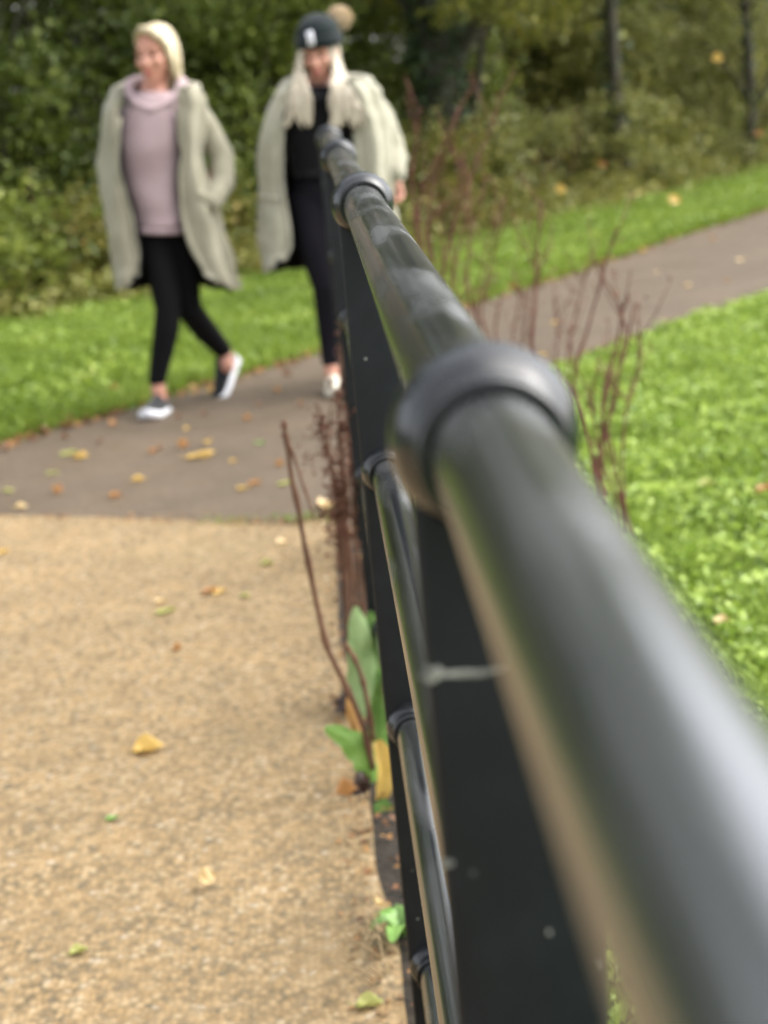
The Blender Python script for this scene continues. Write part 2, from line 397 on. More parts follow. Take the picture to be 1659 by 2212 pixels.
# ---------------------------------------------------------------- the railing
RX, TOP = 0.0584, 1.189
RAILS = [TOP, 0.855, 0.517, 0.180]
POSTS = [0.754, 2.374, 4.02, 5.60]
railing = empty('railing', (RX, 2.374, 0))
tag(railing, 'long black tubular handrail with ball joints and flat plate posts beside the gravel path', 'railing')
def rail_part(name, V, Fc, mat, parent=railing):
    V = [Vector(v) - Vector((RX, 2.374, 0)) for v in V]
    return link(name, mesh(name, V, Fc), mat, parent)
for i, z in enumerate(RAILS):
    r = 0.0240 if i == 0 else 0.0205
    ys = np.linspace(-1.2, 5.60, 9)
    pts = [(RX, y, z) for y in ys]
    rail_part('rail', *tube(pts, r, 48), M['metal'])
def joint(y, z, r_ball, r_tube):
    """ball fitting: sphere with a short stepped socket each way along the rail"""
    L = r_ball * 1.12; sock = r_tube * 1.27; n = 48
    def body(yy):
        q = max(math.sqrt(max(r_ball ** 2 - yy ** 2, 0)), sock * (1.0 if abs(yy) > r_ball * .92 else .97)); e = L - abs(yy)
        return q - (.0016 * (1 - e / .0022) ** 2 if e < .0022 else 0)
    segs = [[(t, body(t)) for t in np.linspace(-L, L, 90)]]
    for sg in (-1, 1):
        lip = r_tube + .0013
        segs.append([(sg * L, body(L)), (sg * L, lip)]); segs.append([(sg * L, lip), (sg * (L - .007), lip), (sg * (L - .007), r_tube * .9)])
    V = []; Fc = []
    for sgm in segs:
        o = len(V)
        for yy, rr in sgm:
            for k in range(n):
                a = 2 * math.pi * k / n; V.append((RX + rr * math.cos(a), y + yy, z + rr * math.sin(a)))
        Fc += [(o + i * n + k, o + i * n + (k + 1) % n, o + (i + 1) * n + (k + 1) % n, o + (i + 1) * n + k) for i in range(len(sgm) - 1) for k in range(n)]
    return V, [f[::-1] for f in Fc]
def plate(y, z0, z1, w0, w1, t=0.012, bev=0.0045):
    bm = bmesh.new()
    q = []
    for z, wd in ((z0, w0), (z1, w1)):
        for sx, sy in ((-1, -1), (1, -1), (1, 1), (-1, 1)):
            q.append(bm.verts.new((RX + sx * wd / 2, y + sy * t / 2, z)))
    for f in ((3, 2, 1, 0), (4, 5, 6, 7), (0, 1, 5, 4), (1, 2, 6, 5), (2, 3, 7, 6), (3, 0, 4, 7)): bm.faces.new([q[i] for i in f])
    bmesh.ops.bevel(bm, geom=bm.edges[:], offset=bev, segments=4, profile=0.5, affect='EDGES')
    V = [v.co.copy() for v in bm.verts]; bm.verts.index_update(); Fc = [tuple(v.index for v in f.verts) for f in bm.faces]; bm.free()
    return V, Fc
for i, y in enumerate(POSTS):
    p = rail_part('post', *plate(y, -0.12, TOP - 0.012, 0.066, 0.064), M['plate'])
    p.data.polygons.foreach_set('use_smooth', np.ones(len(p.data.polygons), dtype=bool))
    for k, z in enumerate(RAILS):
        rail_part('ball_joint', *joint(y, z, 0.0385 if k == 0 else 0.0330, 0.024 if k == 0 else 0.0205), M['joint'], p)
    if i == 0:                                    # chalky scrape and bird droppings on the nearest plate
        def splat(name, px, py, rxs, rzs, seed, jag=0.35):
            c = at_depth(px, py, y - 0.0066); V = [(c.x, c.y - 0.0008, c.z)]
            n = 22
            for k in range(n):
                a = 2 * math.pi * k / n; q = 1 + jag * noise.noise(Vector((math.cos(a) * 2 + seed, math.sin(a) * 2, seed)))
                V.append((c.x + rxs * q * math.cos(a), c.y, c.z + rzs * q * math.sin(a)))
            Fc = [(0, 1 + (k + 1) % n, 1 + k) for k in range(n)]
            return rail_part(name, V, Fc, M['chalk'], p)
        splat('scrape_mark', 1010, 1455, 0.018, 0.0016, 3, 1.2)
        splat('scrape_mark', 932, 1458, 0.0050, 0.0034, 5, 0.8)
        splat('bird_dropping', 966, 1865, 0.0032, 0.0020, 9)
        splat('bird_dropping', 1186, 2014, 0.0008, 0.0015, 12, .8)
        splat('bird_dropping', 1290, 2085, 0.0007, 0.0014, 14, .8)

# ---------------------------------------------------------------- leaf clouds
def leaf_cloud(P, size, up_bias=0.5, aspect=0.55, fold=0.25, jitter=0.4):
    """two-triangle folded leaves at points P -> verts, faces"""
    n = len(P)
    N = rng.normal(size=(n, 3)); N[:, 2] = np.abs(N[:, 2]) + up_bias; N /= np.linalg.norm(N, axis=1)[:, None]
    A = rng.normal(size=(n, 3)); A -= N * (A * N).sum(1)[:, None]; A /= np.linalg.norm(A, axis=1)[:, None]
    B = np.cross(N, A)
    L = (size * (1 + jitter * rng.uniform(-1, 1, n)))[:, None]
    W = L * aspect
    V = np.stack([P - A * L * .5, P - A * L * .08 + B * W * .5 + N * L * fold, P + A * L * .5 - N * L * .08, P - A * L * .08 - B * W * .5 + N * L * fold], 1).reshape(-1, 3)
    i = np.arange(n)[:, None] * 4
    Fc = np.concatenate([i + np.array([[0, 2, 1]]), i + np.array([[0, 3, 2]])], 1).reshape(-1, 3)
    return V, Fc
def clump_points(clumps, n):
    """points gathered into many small sprays inside ellipsoid clumps (x,y,z,rx,ry,rz)"""
    C = np.asarray(clumps, float); vol = (C[:, 3] * C[:, 4] * C[:, 5]) ** 0.8; vol /= vol.sum()
    ns = max(30, n // 45)
    k = rng.choice(len(C), ns, p=vol)
    d = rng.normal(size=(ns, 3)); d /= np.linalg.norm(d, axis=1)[:, None]
    cen = C[k, :3] + d * C[k, 3:] * (rng.uniform(0.35, 1.0, ns) ** 0.5)[:, None]
    s = rng.integers(0, ns, n)
    sp = rng.normal(size=(n, 3)) * np.array([0.13, 0.13, 0.085]) * rng.uniform(0.5, 1.4, ns)[s][:, None]
    P = cen[s] + sp
    return P[P[:, 2] > 0.03]
def crown_mesh(name, clumps, n, size, **kw):
    V, Fc = leaf_cloud(clump_points(clumps, n), size, **kw)
    return np_mesh(name, V, Fc)

def twig_acc(acc, base, tip, r, sub=3, depth=2):
    b = Vector(base); t = Vector(tip); L = (t - b).length
    mid = b.lerp(t, 0.5) + Vector((random.uniform(-.1, .1), random.uniform(-.1, .1), random.uniform(0, .1))) * L
    pts = [Vector(p) for p in cr([b, mid, t], 7)]
    acc.tube(pts, list(np.linspace(r, r * 0.35, 7)), 6)
    if depth:
        for _ in range(sub):
            q = pts[random.randint(2, 5)]
            d = (t - b).normalized() + Vector((random.uniform(-1, 1), random.uniform(-1, 1), random.uniform(-.3, .8)))
            twig_acc(acc, q, q + d.normalized() * L * random.uniform(.3, .55), r * 0.5, sub - 1, depth - 1)

def shrub(x, y, h, r, mat, label, n=3800, leaf=0.06, seed=0, cat='shrub', name='shrub'):
    rs = random.Random(seed)
    root = empty(name, (x, y, 0), 0)
    tag(root, label, cat, 'shrubs along the wood edge')
    cl = []
    for k in range(9):
        a = rs.uniform(0, 2 * math.pi); q = rs.uniform(0.1, 0.85) * r; z = rs.uniform(0.12, 0.95) * h
        s = rs.uniform(0.3, 0.55) * r
        cl.append((q * math.cos(a), q * math.sin(a), z * (1 - 0.25 * q / r), s, s, s * rs.uniform(.6, 1.0) * min(1.3, h / r)))
    me = crown_mesh('foliage', cl, n, leaf)
    link('foliage', me, mat, root, smooth=False)
    acc = Acc()
    random.seed(seed)
    for k in range(5):
        c = cl[k]
        twig_acc(acc, (rs.uniform(-.08, .08), rs.uniform(-.08, .08), -0.03), (c[0], c[1], c[2] + c[5] * .4), 0.012 + 0.004 * h, 3, 1)
    acc.build('stem', M['bark'], root)
    return root

def tree(x, y, h, r, tr, mat, label, n=9000, leaf=0.075, seed=0, skirt=0.6, lean=(0, 0), limbs=(), ivy=0, name='tree'):
    rs = random.Random(seed); random.seed(seed)
    root = empty(name, (x, y, 0)); tag(root, label, 'tree', 'trees of the wood edge')
    acc = Acc()
    top = Vector((lean[0], lean[1], h * 0.8))
    pts = cr([(0, 0, -0.1), (lean[0] * .15 + rs.uniform(-.05, .05), 0, h * .2), (lean[0] * .5, lean[1] * .5, h * .5), tuple(top)], 14)
    acc.tube(pts, [tr * (1.35 if k == 0 else 1.0) * (1 - 0.72 * k / 13) for k in range(14)], 14)
    cl = []
    for k in range(16):
        a = rs.uniform(0, 2 * math.pi); q = rs.uniform(.25, .95) * r; z = rs.uniform(skirt, h)
        s = rs.uniform(.28, .5) * r
        c = (lean[0] * z / h + q * math.cos(a), lean[1] * z / h + q * math.sin(a), z, s, s, s * .75); cl.append(c)
        i = min(12, int(14 * max(.15, (z - .3 * r) / h / .8)))
        twig_acc(acc, pts[i], c[:3], tr * .28, 3, 1)
    for (a, b, rad) in limbs: twig_acc(acc, a, b, rad, 4, 2)
    t = acc.build('trunk', M['bark'], root)
    link('crown', crown_mesh('crown', cl, n, leaf), mat, root, smooth=False)
    if ivy:
        th = rng.uniform(0, 2 * np.pi, ivy); z = rng.uniform(0, min(h * .55, 4.0), ivy)
        idx = np.clip((z / (h * .8) * 13).astype(int), 0, 13)
        q = tr * (1.05 + np.abs(rng.normal(size=ivy)) * .28)
        P = np.stack([pts[idx, 0] + q * np.cos(th), pts[idx, 1] + q * np.sin(th), z], 1)
        V, Fc = leaf_cloud(P, 0.07, 0.1, 0.8)
        link('ivy', np_mesh('ivy', V, Fc), M['ivy'], root, smooth=False)
    return root

# ---------------------------------------------------------------- wood edge
def hedge_y(x):
    for (x0, y0), (x1, y1) in zip(HEDGE, HEDGE[1:]):
        if x0 <= x <= x1: return y0 + (y1 - y0) * (x - x0) / (x1 - x0)
    return HEDGE[-1][1]
D_, MI, GR_, YE, BR = (M[k] for k in ('fol_dark', 'fol_mid', 'fol_grey', 'fol_yellow', 'fol_bramble'))
FRONT = [   # x, behind the edge, height, radius, material, label
    (-4.3, .6, 1.3, .9, D_, 'dark low shrub at the wood edge, beyond the far left end of the verge'),
    (-3.2, .5, 1.0, .8, MI, 'leafy green shrub at the very left end of the wood edge'),
    (-2.35, .45, .85, .6, MI, 'bright leafy low shrub left of the woman in the pink hoodie, above the verge'),
    (-1.75, .6, .75, .65, BR, 'brownish bramble clump behind the sage coat of the woman in pink'),
    (-1.1, .55, .7, .6, BR, 'brown bramble clump directly behind the legs of the woman in pink'),
    (-.45, .55, .85, .6, MI, 'mid green shrub filling the gap between the two women'),
    (.15, .6, .95, .6, D_, 'dark shrub behind the woman in the bobble hat'),
    (.85, .55, .85, .6, BR, 'bramble clump just right of the bobble hat woman, behind red dock stalks'),
    (1.45, .7, .9, .6, GR_, 'grey green shrub with long arching leaves beneath the ivy covered trunk'),
    (2.05, .6, .9, .65, GR_, 'grey green bramble mound with a yellow leaf, above the far verge'),
    (2.75, .7, 1.0, .7, GR_, 'broad grey green shrub in front of the slim dark trunk'),
    (3.5, .7, .9, .7, M['fol_olive'], 'green bramble mound right of the slim dark trunk, above the grass bank'),
    (4.2, .8, 1.0, .8, GR_, 'pale grey green shrub at the right end of the wood edge'),
    (5.2, .8, 1.1, .9, MI, 'green shrub beyond the right end of the grass bank'),
    (6.6, .9, 1.3, 1.0, D_, 'dark shrub beside the path where it leaves to the right'),
]
for i, (x, dy, h, r, m, lab) in enumerate(FRONT):
    shrub(x, hedge_y(x) + dy, h, r, m, lab, n=3600, leaf=0.055 + .01 * (i % 3), seed=20 + i)
MID = [
    (-5.2, 2.2, 3.2, 1.3, D_, 'tall dark evergreen shrub deep in the left end of the wood'),
    (-3.6, 2.0, 3.0, 1.2, D_, 'tall dark evergreen shrub left of and behind the blonde woman in pink'),
    (-2.5, 1.8, 2.9, 1.05, D_, 'tall dark holly shrub just left of the blonde head'),
    (-1.6, 1.8, 3.0, 1.05, D_, 'tall dark holly shrub straight behind the blonde head'),
    (-.7, 1.7, 2.9, 1.0, MI, 'tall green holly shrub between the heads of the two women'),
    (.0, 2.2, 3.0, 1.0, D_, 'tall dark shrub behind the bobble hat'),
    (1.1, 3.4, 2.8, 1.0, MI, 'tall shrub in the gap right of the pale pompom, behind the ivy trunk'),
    (2.3, 3.0, 2.2, 1.0, M['fol_olive'], 'tall mid green shrub between the ivy covered trunk and the slim trunk'),
    (3.4, 2.2, 2.5, 1.1, GR_, 'tall grey green shrub behind the slim dark trunk'),
    (4.5, 2.2, 2.6, 1.2, M['fol_olive'], 'tall olive shrub by the thin grey trunk at the right'),
    (5.8, 2.4, 3.0, 1.4, GR_, 'tall pale shrub beyond the right side of the grass bank'),
]
for i, (x, dy, h, r, m, lab) in enumerate(MID):
    shrub(x, hedge_y(x) + dy, h, r, m, lab, n=7500, leaf=0.07, seed=60 + i, name='tall_shrub')

iv = at_depth(962, 320, 16.7)
tree(iv.x, 16.7, 6.5, 2.0, .17, D_, 'thick ivy covered tree with a curving limb, right of the bobble hat', 7000, .075, 101, 2.6,
     (-.1, .2), [((0.02, 0, 1.35), (1.0, -.1, 2.15), .11), ((0.5, -.05, 1.9), (1.6, -.3, 2.6), .06)], ivy=2600, name='ivy_tree')
s1 = at_depth(1343, 300, 20.6)
tree(s1.x * 18.7 / 20.6, 18.7, 6.0, 1.6, .085, MI, 'slim dark straight tree trunk above the grey green shrubs', 6000, .075, 102, 2.1, ivy=260)
s2 = at_depth(1618, 330, 21.2)
tree(s2.x, 21.2, 5.5, 1.6, .07, GR_, 'thin grey tree at the right edge above the bright verge', 7000, .075, 103, 1.2, ivy=200)
yl = at_depth(1060, 20, 17.4)
tree(iv.x + .12, 17.2, 4.6, 1.25, .05, YE, 'small yellow green tree overhanging the ivy covered limb', 8500, .075, 104, 1.7, (.9, -.5))
for i, (x, y, lab) in enumerate([(-5.5, 15.5, 'broad dark tree over the left end of the wood edge'), (-2.9, 17.2, 'dark tree with drooping branches above the blonde woman'),
                                 (-.6, 18.4, 'dark tree rising between and behind the two women'), (4.9, 24.0, 'olive tree filling the upper right behind the thin grey tree'),
                                 (2.8, 23.5, 'dark tree in the wood behind the slim trunk'), (8.0, 28.0, 'tree by the far bend of the path')]):
    tree(x, y, 7.0, 2.6, .16, (D_, D_, D_, M['fol_olive'], MI, MI)[i], lab, 11000, .09, 110 + i, .9)
# the mass of the wood behind
cl = []
for k in range(330):
    x = rng.uniform(-15, 8.5); y = max(hedge_y(max(min(x, 8.9), -8.9)) + rng.uniform(4.0, 12), 19 if x > -7 else 14)
    cl.append((x, y, rng.uniform(.3, 13.5 - 8.0 * min(1, max(0, (x - 1.0) / 6))), 1.4, 1.4, 1.1))
for k in range(130):
    x = rng.uniform(-9, 6); cl.append((x, max(hedge_y(max(x, -8.9)) + rng.uniform(3.4, 5.5), 15.5), rng.uniform(.4, 4.2), 1.0, .8, .8))
V, Fc = leaf_cloud(clump_points(cl, 230000), 0.17, 0.4)
tag(link('woodland', np_mesh('woodland', V, Fc), M['fol_dark'], smooth=False), 'dense dark wood behind the shrubs', None, None, 'stuff')
# low tangle under the shrubs along the edge
P = []
for k in range(15000):
    x = random.uniform(-5.5, 7.5); y = hedge_y(x) + random.gauss(.35, .35); P.append((x, y, abs(random.gauss(0.05, .16)) + .01))
V, Fc = leaf_cloud(np.array(P), 0.06, 0.5)
tag(link('undergrowth', np_mesh('undergrowth', V, Fc), M['fol_bramble'], smooth=False), 'low tangle of bramble and ivy leaves under the shrubs', None, None, 'stuff')
P = []
for k in range(14000):
    x = random.uniform(-5.5, 7.5); c = noise.noise(Vector((x * 2.3, 0, 4))) * .45
    y = hedge_y(x) - abs(random.gauss(0, .45)) * (1 + c) + .25; P.append((x, y, abs(random.gauss(.02, .11 * (1 + c))) + .03))
V, Fc = leaf_cloud(np.array(P), 0.065, 0.5)
tag(link('weeds', np_mesh('weeds', V, Fc), M['fol_olive'], smooth=False), 'ragged olive green weeds spilling from the shrubs onto the verge', None, None, 'stuff')
# bare brown stems in the undergrowth
acc = Acc()
for k in range(90):
    x = random.uniform(-3.5, 5.5); y = hedge_y(x) + random.uniform(.1, 1.0); L = random.uniform(.4, 1.2)
    twig_acc(acc, (x, y, 0), (x + random.uniform(-.5, .5) * L, y + random.uniform(-.4, .1), L * random.uniform(.6, 1)), random.uniform(.003, .008), 2, 1)
tag(acc.build('twigs', M['brownstem']), 'bare brown bramble canes among the undergrowth', None, None, 'stuff')

# ---------------------------------------------------------------- grass
def inside(poly, X, Y):
    c = np.zeros(len(X), bool); j = len(poly) - 1
    for i in range(len(poly)):
        xi, yi = poly[i]; xj, yj = poly[j]
        hit = ((yi > Y) != (yj > Y)) & (X < (xj - xi) * (Y - yi) / (yj - yi + 1e-12) + xi); c ^= hit; j = i
    return c
def scatter(poly, n):
    a = np.array(poly); lo = a.min(0); hi = a.max(0); out = np.zeros((0, 2))
    while len(out) < n:
        q = rng.uniform(lo, hi, (n, 2)); out = np.concatenate([out, q[inside(poly, q[:, 0], q[:, 1])]])
    return out[:n]
def blades(name, poly, n, h, wd, mat, label):
    q = scatter(poly, n)
    hh = h * rng.uniform(.5, 1.3, n) * (0.8 + .5 * np.array([noise.noise(Vector((x * 1.7, y * 1.7, 3))) for x, y in q]))
    th = rng.uniform(0, 2 * np.pi, n); ln = rng.uniform(.2, .9, n) * hh; dr = rng.uniform(0, 2 * np.pi, n)
    b = np.stack([q[:, 0], q[:, 1], np.zeros(n)], 1); s = np.stack([np.cos(th), np.sin(th), np.zeros(n)], 1) * (wd * rng.uniform(.6, 1.4, n))[:, None]
    d = np.stack([np.cos(dr) * ln, np.sin(dr) * ln, hh], 1)
    mid = b + d * np.array([.35, .35, .6]); tip = b + d
    V = np.stack([b - s, b + s, mid + s * .8, mid - s * .8, tip], 1).reshape(-1, 3); i = np.arange(n)[:, None] * 5
    Fc = np.concatenate([i + np.array([[0, 1, 2]]), i + np.array([[0, 2, 3]]), i + np.array([[3, 2, 4]])], 1).reshape(-1, 3)
    return tag(link(name, np_mesh(name, V, Fc), mat, smooth=False), label, None, None, 'stuff')
VERGE = [(x, y + .02) for x, y in FAR_EDGE[2:-2]] + [(x, y + .35) for x, y in reversed(HEDGE[1:-1])]
blades('grass', VERGE, 130000, .085, .0055, M['grass'], 'bright green grass verge between the path and the wood')
q = scatter(VERGE, 26000); q = q[[noise.noise(Vector((x * 1.1, y * 1.1, 9))) > .02 for x, y in q]]
V, Fc = leaf_cloud(np.stack([q[:, 0], q[:, 1], rng.uniform(.03, .10, len(q))], 1), 0.042, 1.0, 0.7, 0.2)
tag(link('verge_weeds', np_mesh('verge_weeds', V, Fc), M['grass'], smooth=False), 'patches of broad leaved weeds in the grass verge', None, None, 'stuff')
LAWN = [(x + .02, y - .03) for x, y in NEAR_EDGE[2:]] + [(0.15, 5.8), (0.16, 4), (0.17, 2.0), (3.6, 2.0), (5.2, 6), (5.6, 12)]
q = scatter([(0.14, 2.0), (0.14, 6.2), (.99, 8.5), (2.42, 10.4), (3.3, 10.0), (2.6, 7), (1.9, 3.5), (1.5, 2.0)], 62000)
hgt = np.array([.025 + .03 * (noise.noise(Vector((x * 4, y * 4, 0))) + .6) for x, y in q])
P = np.concatenate([np.stack([q[:, 0], q[:, 1], hgt * rng.uniform(.3, 1.2, len(q))], 1)])
V, Fc = leaf_cloud(P, 0.028, 0.9, 0.7, 0.2, 0.65)
tag(link('lawn_leaves', np_mesh('lawn_leaves', V, Fc), M['clover'], smooth=False), 'bright clover and broad leaved weeds covering the lawn', None, None, 'stuff')
blades('grass', LAWN, 110000, .075, .0035, M['grass'], 'bright green lawn grass right of the railing')
# brown leaf litter along the path edges
def litter(line, n, spread, side):
    P = []
    for k in range(n):
        i = random.randrange(len(line) - 1); a = Vector(line[i]); b = Vector(line[i + 1]); p = a.lerp(b, random.random())
        nrm = (b - a).orthogonal().normalized(); p = p + nrm * (random.gauss(0, spread) + side)
        P.append((p.x, p.y, random.uniform(.008, .022)))
    return P
P = litter(FAR_EDGE[3:15], 950, .07, .02) + litter(NEAR_EDGE[3:], 160, .06, 0) + litter(FAR_EDGE[10:16], 260, .06, 0)
P = [p for p in P if random.random() < .8]
V, Fc = leaf_cloud(np.array(P), 0.042, 2.5, .6, .12)
Pj = np.array([(p[0], p[1], .012) for p in litter(BOUND[:6], 420, .035, 0)] + [(random.gauss(-.03, .02), random.uniform(1.6, 5.8), .012) for _ in range(500)] + [(random.uniform(.0, .12), random.uniform(1.6, 5.8), .012) for _ in range(900)])
Vj, Fj = leaf_cloud(Pj, 0.012, 2.0, .7, .1, .6)
tag(link('path_crumbs', np_mesh('path_crumbs', Vj, Fj), M['litter'], smooth=False), 'fine dirt and leaf crumbs along the gravel edge and the tarmac joint', None, None, 'stuff')
mq = [(p[0], p[1]) for p in litter([(-.45, 6.05), (-.19, 5.93), (-.02, 5.95)], 170, .03, 0)]
Vm, Fm = leaf_cloud(np.array([(x, y, random.uniform(.01, .03)) for x, y in mq]), 0.014, 1.0, .5)
tag(link('moss', np_mesh('moss', Vm, Fm), M['grass'], smooth=False), 'moss and tiny grass growing in the tarmac joint', None, None, 'stuff')
tag(link('leaf_litter', np_mesh('leaf_litter', V, Fc), M['litter'], smooth=False), 'thin band of brown leaf litter along the edge of the tarmac', None, None, 'stuff')

# ---------------------------------------------------------------- fallen leaves
def leaf_shape(name, L, Wd, curl, tipbend, seed, lobes=0.0):
    nu, nv = 13, 7; V = []; rs = random.Random(seed)
    ph = rs.uniform(0, 6)
    for i in range(nu):
        u = i / (nu - 1); wv = Wd * (math.sin(math.pi * min(1, u ** .8)) ** .75) * (1 + lobes * math.sin(u * 25 + ph)) + .0006
        for j in range(nv):
            v = j / (nv - 1) * 2 - 1
            z = curl * abs(v) ** 1.6 * wv + tipbend * (u - .4) ** 2 * L + .004 * math.sin(7 * u + ph + 3 * v) + .004
            V.append(((u - .5) * L, v * wv / 1.0 * .5, max(z, .0015)))
    Fc = [(i * nv + j, (i + 1) * nv + j, (i + 1) * nv + j + 1, i * nv + j + 1) for i in range(nu - 1) for j in range(nv - 1)]
    a = Acc(); a.add(V, Fc)
    a.tube([(-.5 * L + .002, 0, .006), (-.62 * L, .003, .006), (-.78 * L, .009, .012)], [.0013, .0011, .0009], 5)
    return mesh(name, a.V, a.F)
LM = {}
for key, (mk, L, Wd, cu, tb) in dict(yellow=('leaf_yellow', .07, .046, .22, .18), pale=('leaf_pale', .05, .045, .2, .1), lime=('leaf_lime', .06, .042, .2, .18),
        orange=('leaf_orange', .058, .036, .6, .5), brown=('leaf_brown', .062, .036, .8, .6), green=('leaf_green', .055, .036, .3, .3), dead=('leaf_dead', .07, .035, 1.0, .8)).items():
    for s in range(2):
        me = leaf_shape('leaf', L * (1, .85)[s], Wd, cu * (1, 1.5)[s], tb, hash(key) % 7 + s, .04 * s)
        me.materials.append(M[mk]); me.polygons.foreach_set('use_smooth', np.ones(len(me.polygons), dtype=bool)); LM[key, s] = me
def fallen(px, py, key, size=1.0, label=None, rz=None, group='fallen autumn leaves', z=None, pos=None, tilt=None):
    p = at_ground(px, py) if pos is None else Vector(pos)
    if z is None:
        z = .009 if (p.y < 6.0 and p.x < 0) else .005
    o = bpy.data.objects.new('fallen_leaf', LM[key, random.randrange(2)]); COL.objects.link(o)
    o.location = (p.x, p.y, z if pos is None else p.z); o.scale = (size,) * 3
    o.rotation_euler = tilt if tilt else (random.uniform(-.12, .12), random.uniform(-.12, .12), random.uniform(0, 6.28) if rz is None else rz)
    tag(o, label, 'leaf', group)
    return o
KL = dict(yellow='small yellow fallen leaf on the damp tarmac', pale='small pale tan fallen leaf on the damp tarmac', lime='small yellowish green fallen leaf on the damp tarmac',
          orange='small orange fallen leaf on the damp tarmac', brown='small curled brown fallen leaf on the damp tarmac', green='small green fallen leaf on the damp tarmac')
G_ = 'leaves fallen on the gravel'
fallen(322, 1630, 'yellow', 1.12, 'yellow fallen leaf with a brown stalk, alone on the gravel left of the dock leaves', 0.1, G_, tilt=(.3, -.1, 0.1))
fallen(452, 1927, 'pale', .72, 'small round pale leaf on the near gravel', 1.2, G_, z=.026, tilt=(.75, .1, .1))
fallen(172, 2070, 'lime', .62, 'dull yellow green leaf near the bottom left of the gravel', .5, G_)
fallen(245, 1780, 'green', .45, 'tiny faint green leaf on the gravel below the yellow leaf', .3, G_)
fallen(800, 2186, 'lime', .8, 'pale green leaf by the gravel edge at the very bottom', .2, G_)
fallen(822, 1995, 'pale', .8, 'pale yellow leaf tucked against the railing foot', 1.0, G_, z=.03, tilt=(.5, .5, 1.2))
fallen(478, 1288, 'yellow', .75, 'orange yellow leaf touching a smaller rusty leaf mid gravel', 1.0, G_)
fallen(455, 1290, 'orange', .75, 'rusty leaf beside the orange yellow one mid gravel', .2, G_)
fallen(530, 1296, 'lime', .6, 'olive leaf to the right of the orange pair on the gravel', 2.0, G_)
fallen(350, 1309, 'pale', .7, 'faint pale leaf just above the lime green leaf on the gravel', .4, G_)
fallen(360, 1331, 'lime', .85, 'lime green leaf on the gravel left of the orange pair', .1, G_)
fallen(385, 1413, 'orange', .5, 'small faint orange leaf in the middle of the gravel', .1, G_)
fallen(613, 1180, 'pale', .8, 'pale tan leaf on the gravel beside the bent dock stem', .9, G_)
fallen(578, 1226, 'lime', .75, 'small lime leaf on the gravel left of the bent dock stem', .4, G_)
fallen(5, 1202, 'yellow', .7, 'yellow leaf at the left edge of the gravel near the tarmac', .6, G_)
fallen(755, 1752, 'orange', .85, 'tan orange leaf lying under the dark withered dock leaf', .1, G_, z=.03)
fallen(432, 992, 'yellow', 1.35, 'largest bright yellow leaf on the tarmac below the women', .1)
fallen(451, 985, 'yellow', .9, 'yellow leaf overlapping the largest bright one on the tarmac', .8)
fallen(150, 985, 'lime', 1.1, 'left leaf of a yellow pair on the tarmac at the left', .4)
fallen(173, 993, 'yellow', 1.1, 'right leaf of a yellow pair on the tarmac at the left', 2.8)
fallen(708, 1100, 'pale', 1.5, 'large pale leaf on the tarmac joint among the red dock seed heads', .5)
for px, py, k, s in [(395, 970, 'orange', 1.1), (448, 960, 'yellow', .9), (298, 1042, 'yellow', 1.0), (250, 1079, 'orange', 1.0), (125, 1069, 'orange', 1.0), (20, 1066, 'lime', 1.0),
                     (115, 1027, 'lime', .9), (170, 921, 'yellow', 1.0), (246, 923, 'orange', 1.0), (100, 937, 'brown', 1.1), (15, 975, 'brown', 1.2), 
                     (330, 982, 'orange', .9), (345, 974, 'brown', 1.0), (525, 1060, 'yellow', .8), (551, 1052, 'orange', .9), (615, 1050, 'lime', 1.0), (560, 962, 'green', .8),
                     (440, 900, 'brown', .8), (535, 910, 'orange', .8), (505, 1000, 'yellow', .6), (45, 1100, 'pale', 1.1), 
                     (605, 1010, 'orange', .8), (600, 850, 'orange', .8), (560, 880, 'brown', .8), (650, 880, 'brown', .9), (455, 848, 'yellow', 1.0), (415, 828, 'orange', 1.0), (592, 788, 'orange', 1.2),
                     (620, 815, 'brown', 1.0), (640, 790, 'brown', .9), (665, 770, 'orange', 1.0), (560, 775, 'brown', .9),
                     (215, 960, 'brown', .9), (140, 950, 'brown', .8), (385, 905, 'brown', .8), (405, 930, 'yellow', .6),
                     (1107, 630, 'orange', 1.3), (1305, 570, 'orange', 1.0), (1390, 545, 'yellow', 1.2), (1485, 622, 'pale', 1.3), (1600, 565, 'pale', 1.2), (1170, 772, 'yellow', 1.0), (1295, 797, 'yellow', 1.0),
                     (1385, 740, 'orange', .9), (1420, 590, 'pale', .8), (1330, 640, 'orange', .8), (1240, 660, 'brown', .9), (1200, 700, 'yellow', .8), (1150, 680, 'brown', .9), (1540, 520, 'orange', .9), (1570, 610, 'orange', .8)]:
    k2 = k
    lab = KL[k2] if px < 900 else KL[k2].replace('on the damp tarmac', 'on the far tarmac path right of the handrail')
    fallen(px, py, k2, s * (.72 if k == 'brown' else .85), lab)
fallen(1530, 1090, 'lime', 1.0, 'yellow green leaf lying on the bright lawn', z=.06)
fallen(1655, 1106, 'orange', .9, 'orange leaf on the lawn at the right edge', z=.06)
fallen(1560, 1390, 'pale', .8, 'tan leaf on the lawn right beside the near handrail', z=.05)
fallen(250, 870, 'orange', .9, 'orange leaf on the grass left of the front trainer', z=.06)
def hung(px, py, Y, key, s, label):
    fallen(0, 0, key, s * .78, label, pos=at_depth(px, py, Y), tilt=(1.2, .2, random.uniform(-.5, .5)), group='yellow leaves caught in the wood edge')
hung(1212, 410, 16.4, 'yellow', 2.0, 'bright yellow leaf caught in the brambles above the far verge')
hung(1455, 432, 15.9, 'yellow', 2.2, 'round yellow leaf standing on the bright grass of the far verge')
hung(1550, 127, 18.9, 'yellow', 2.4, 'yellow leaf hanging in the grey green foliage at upper right')
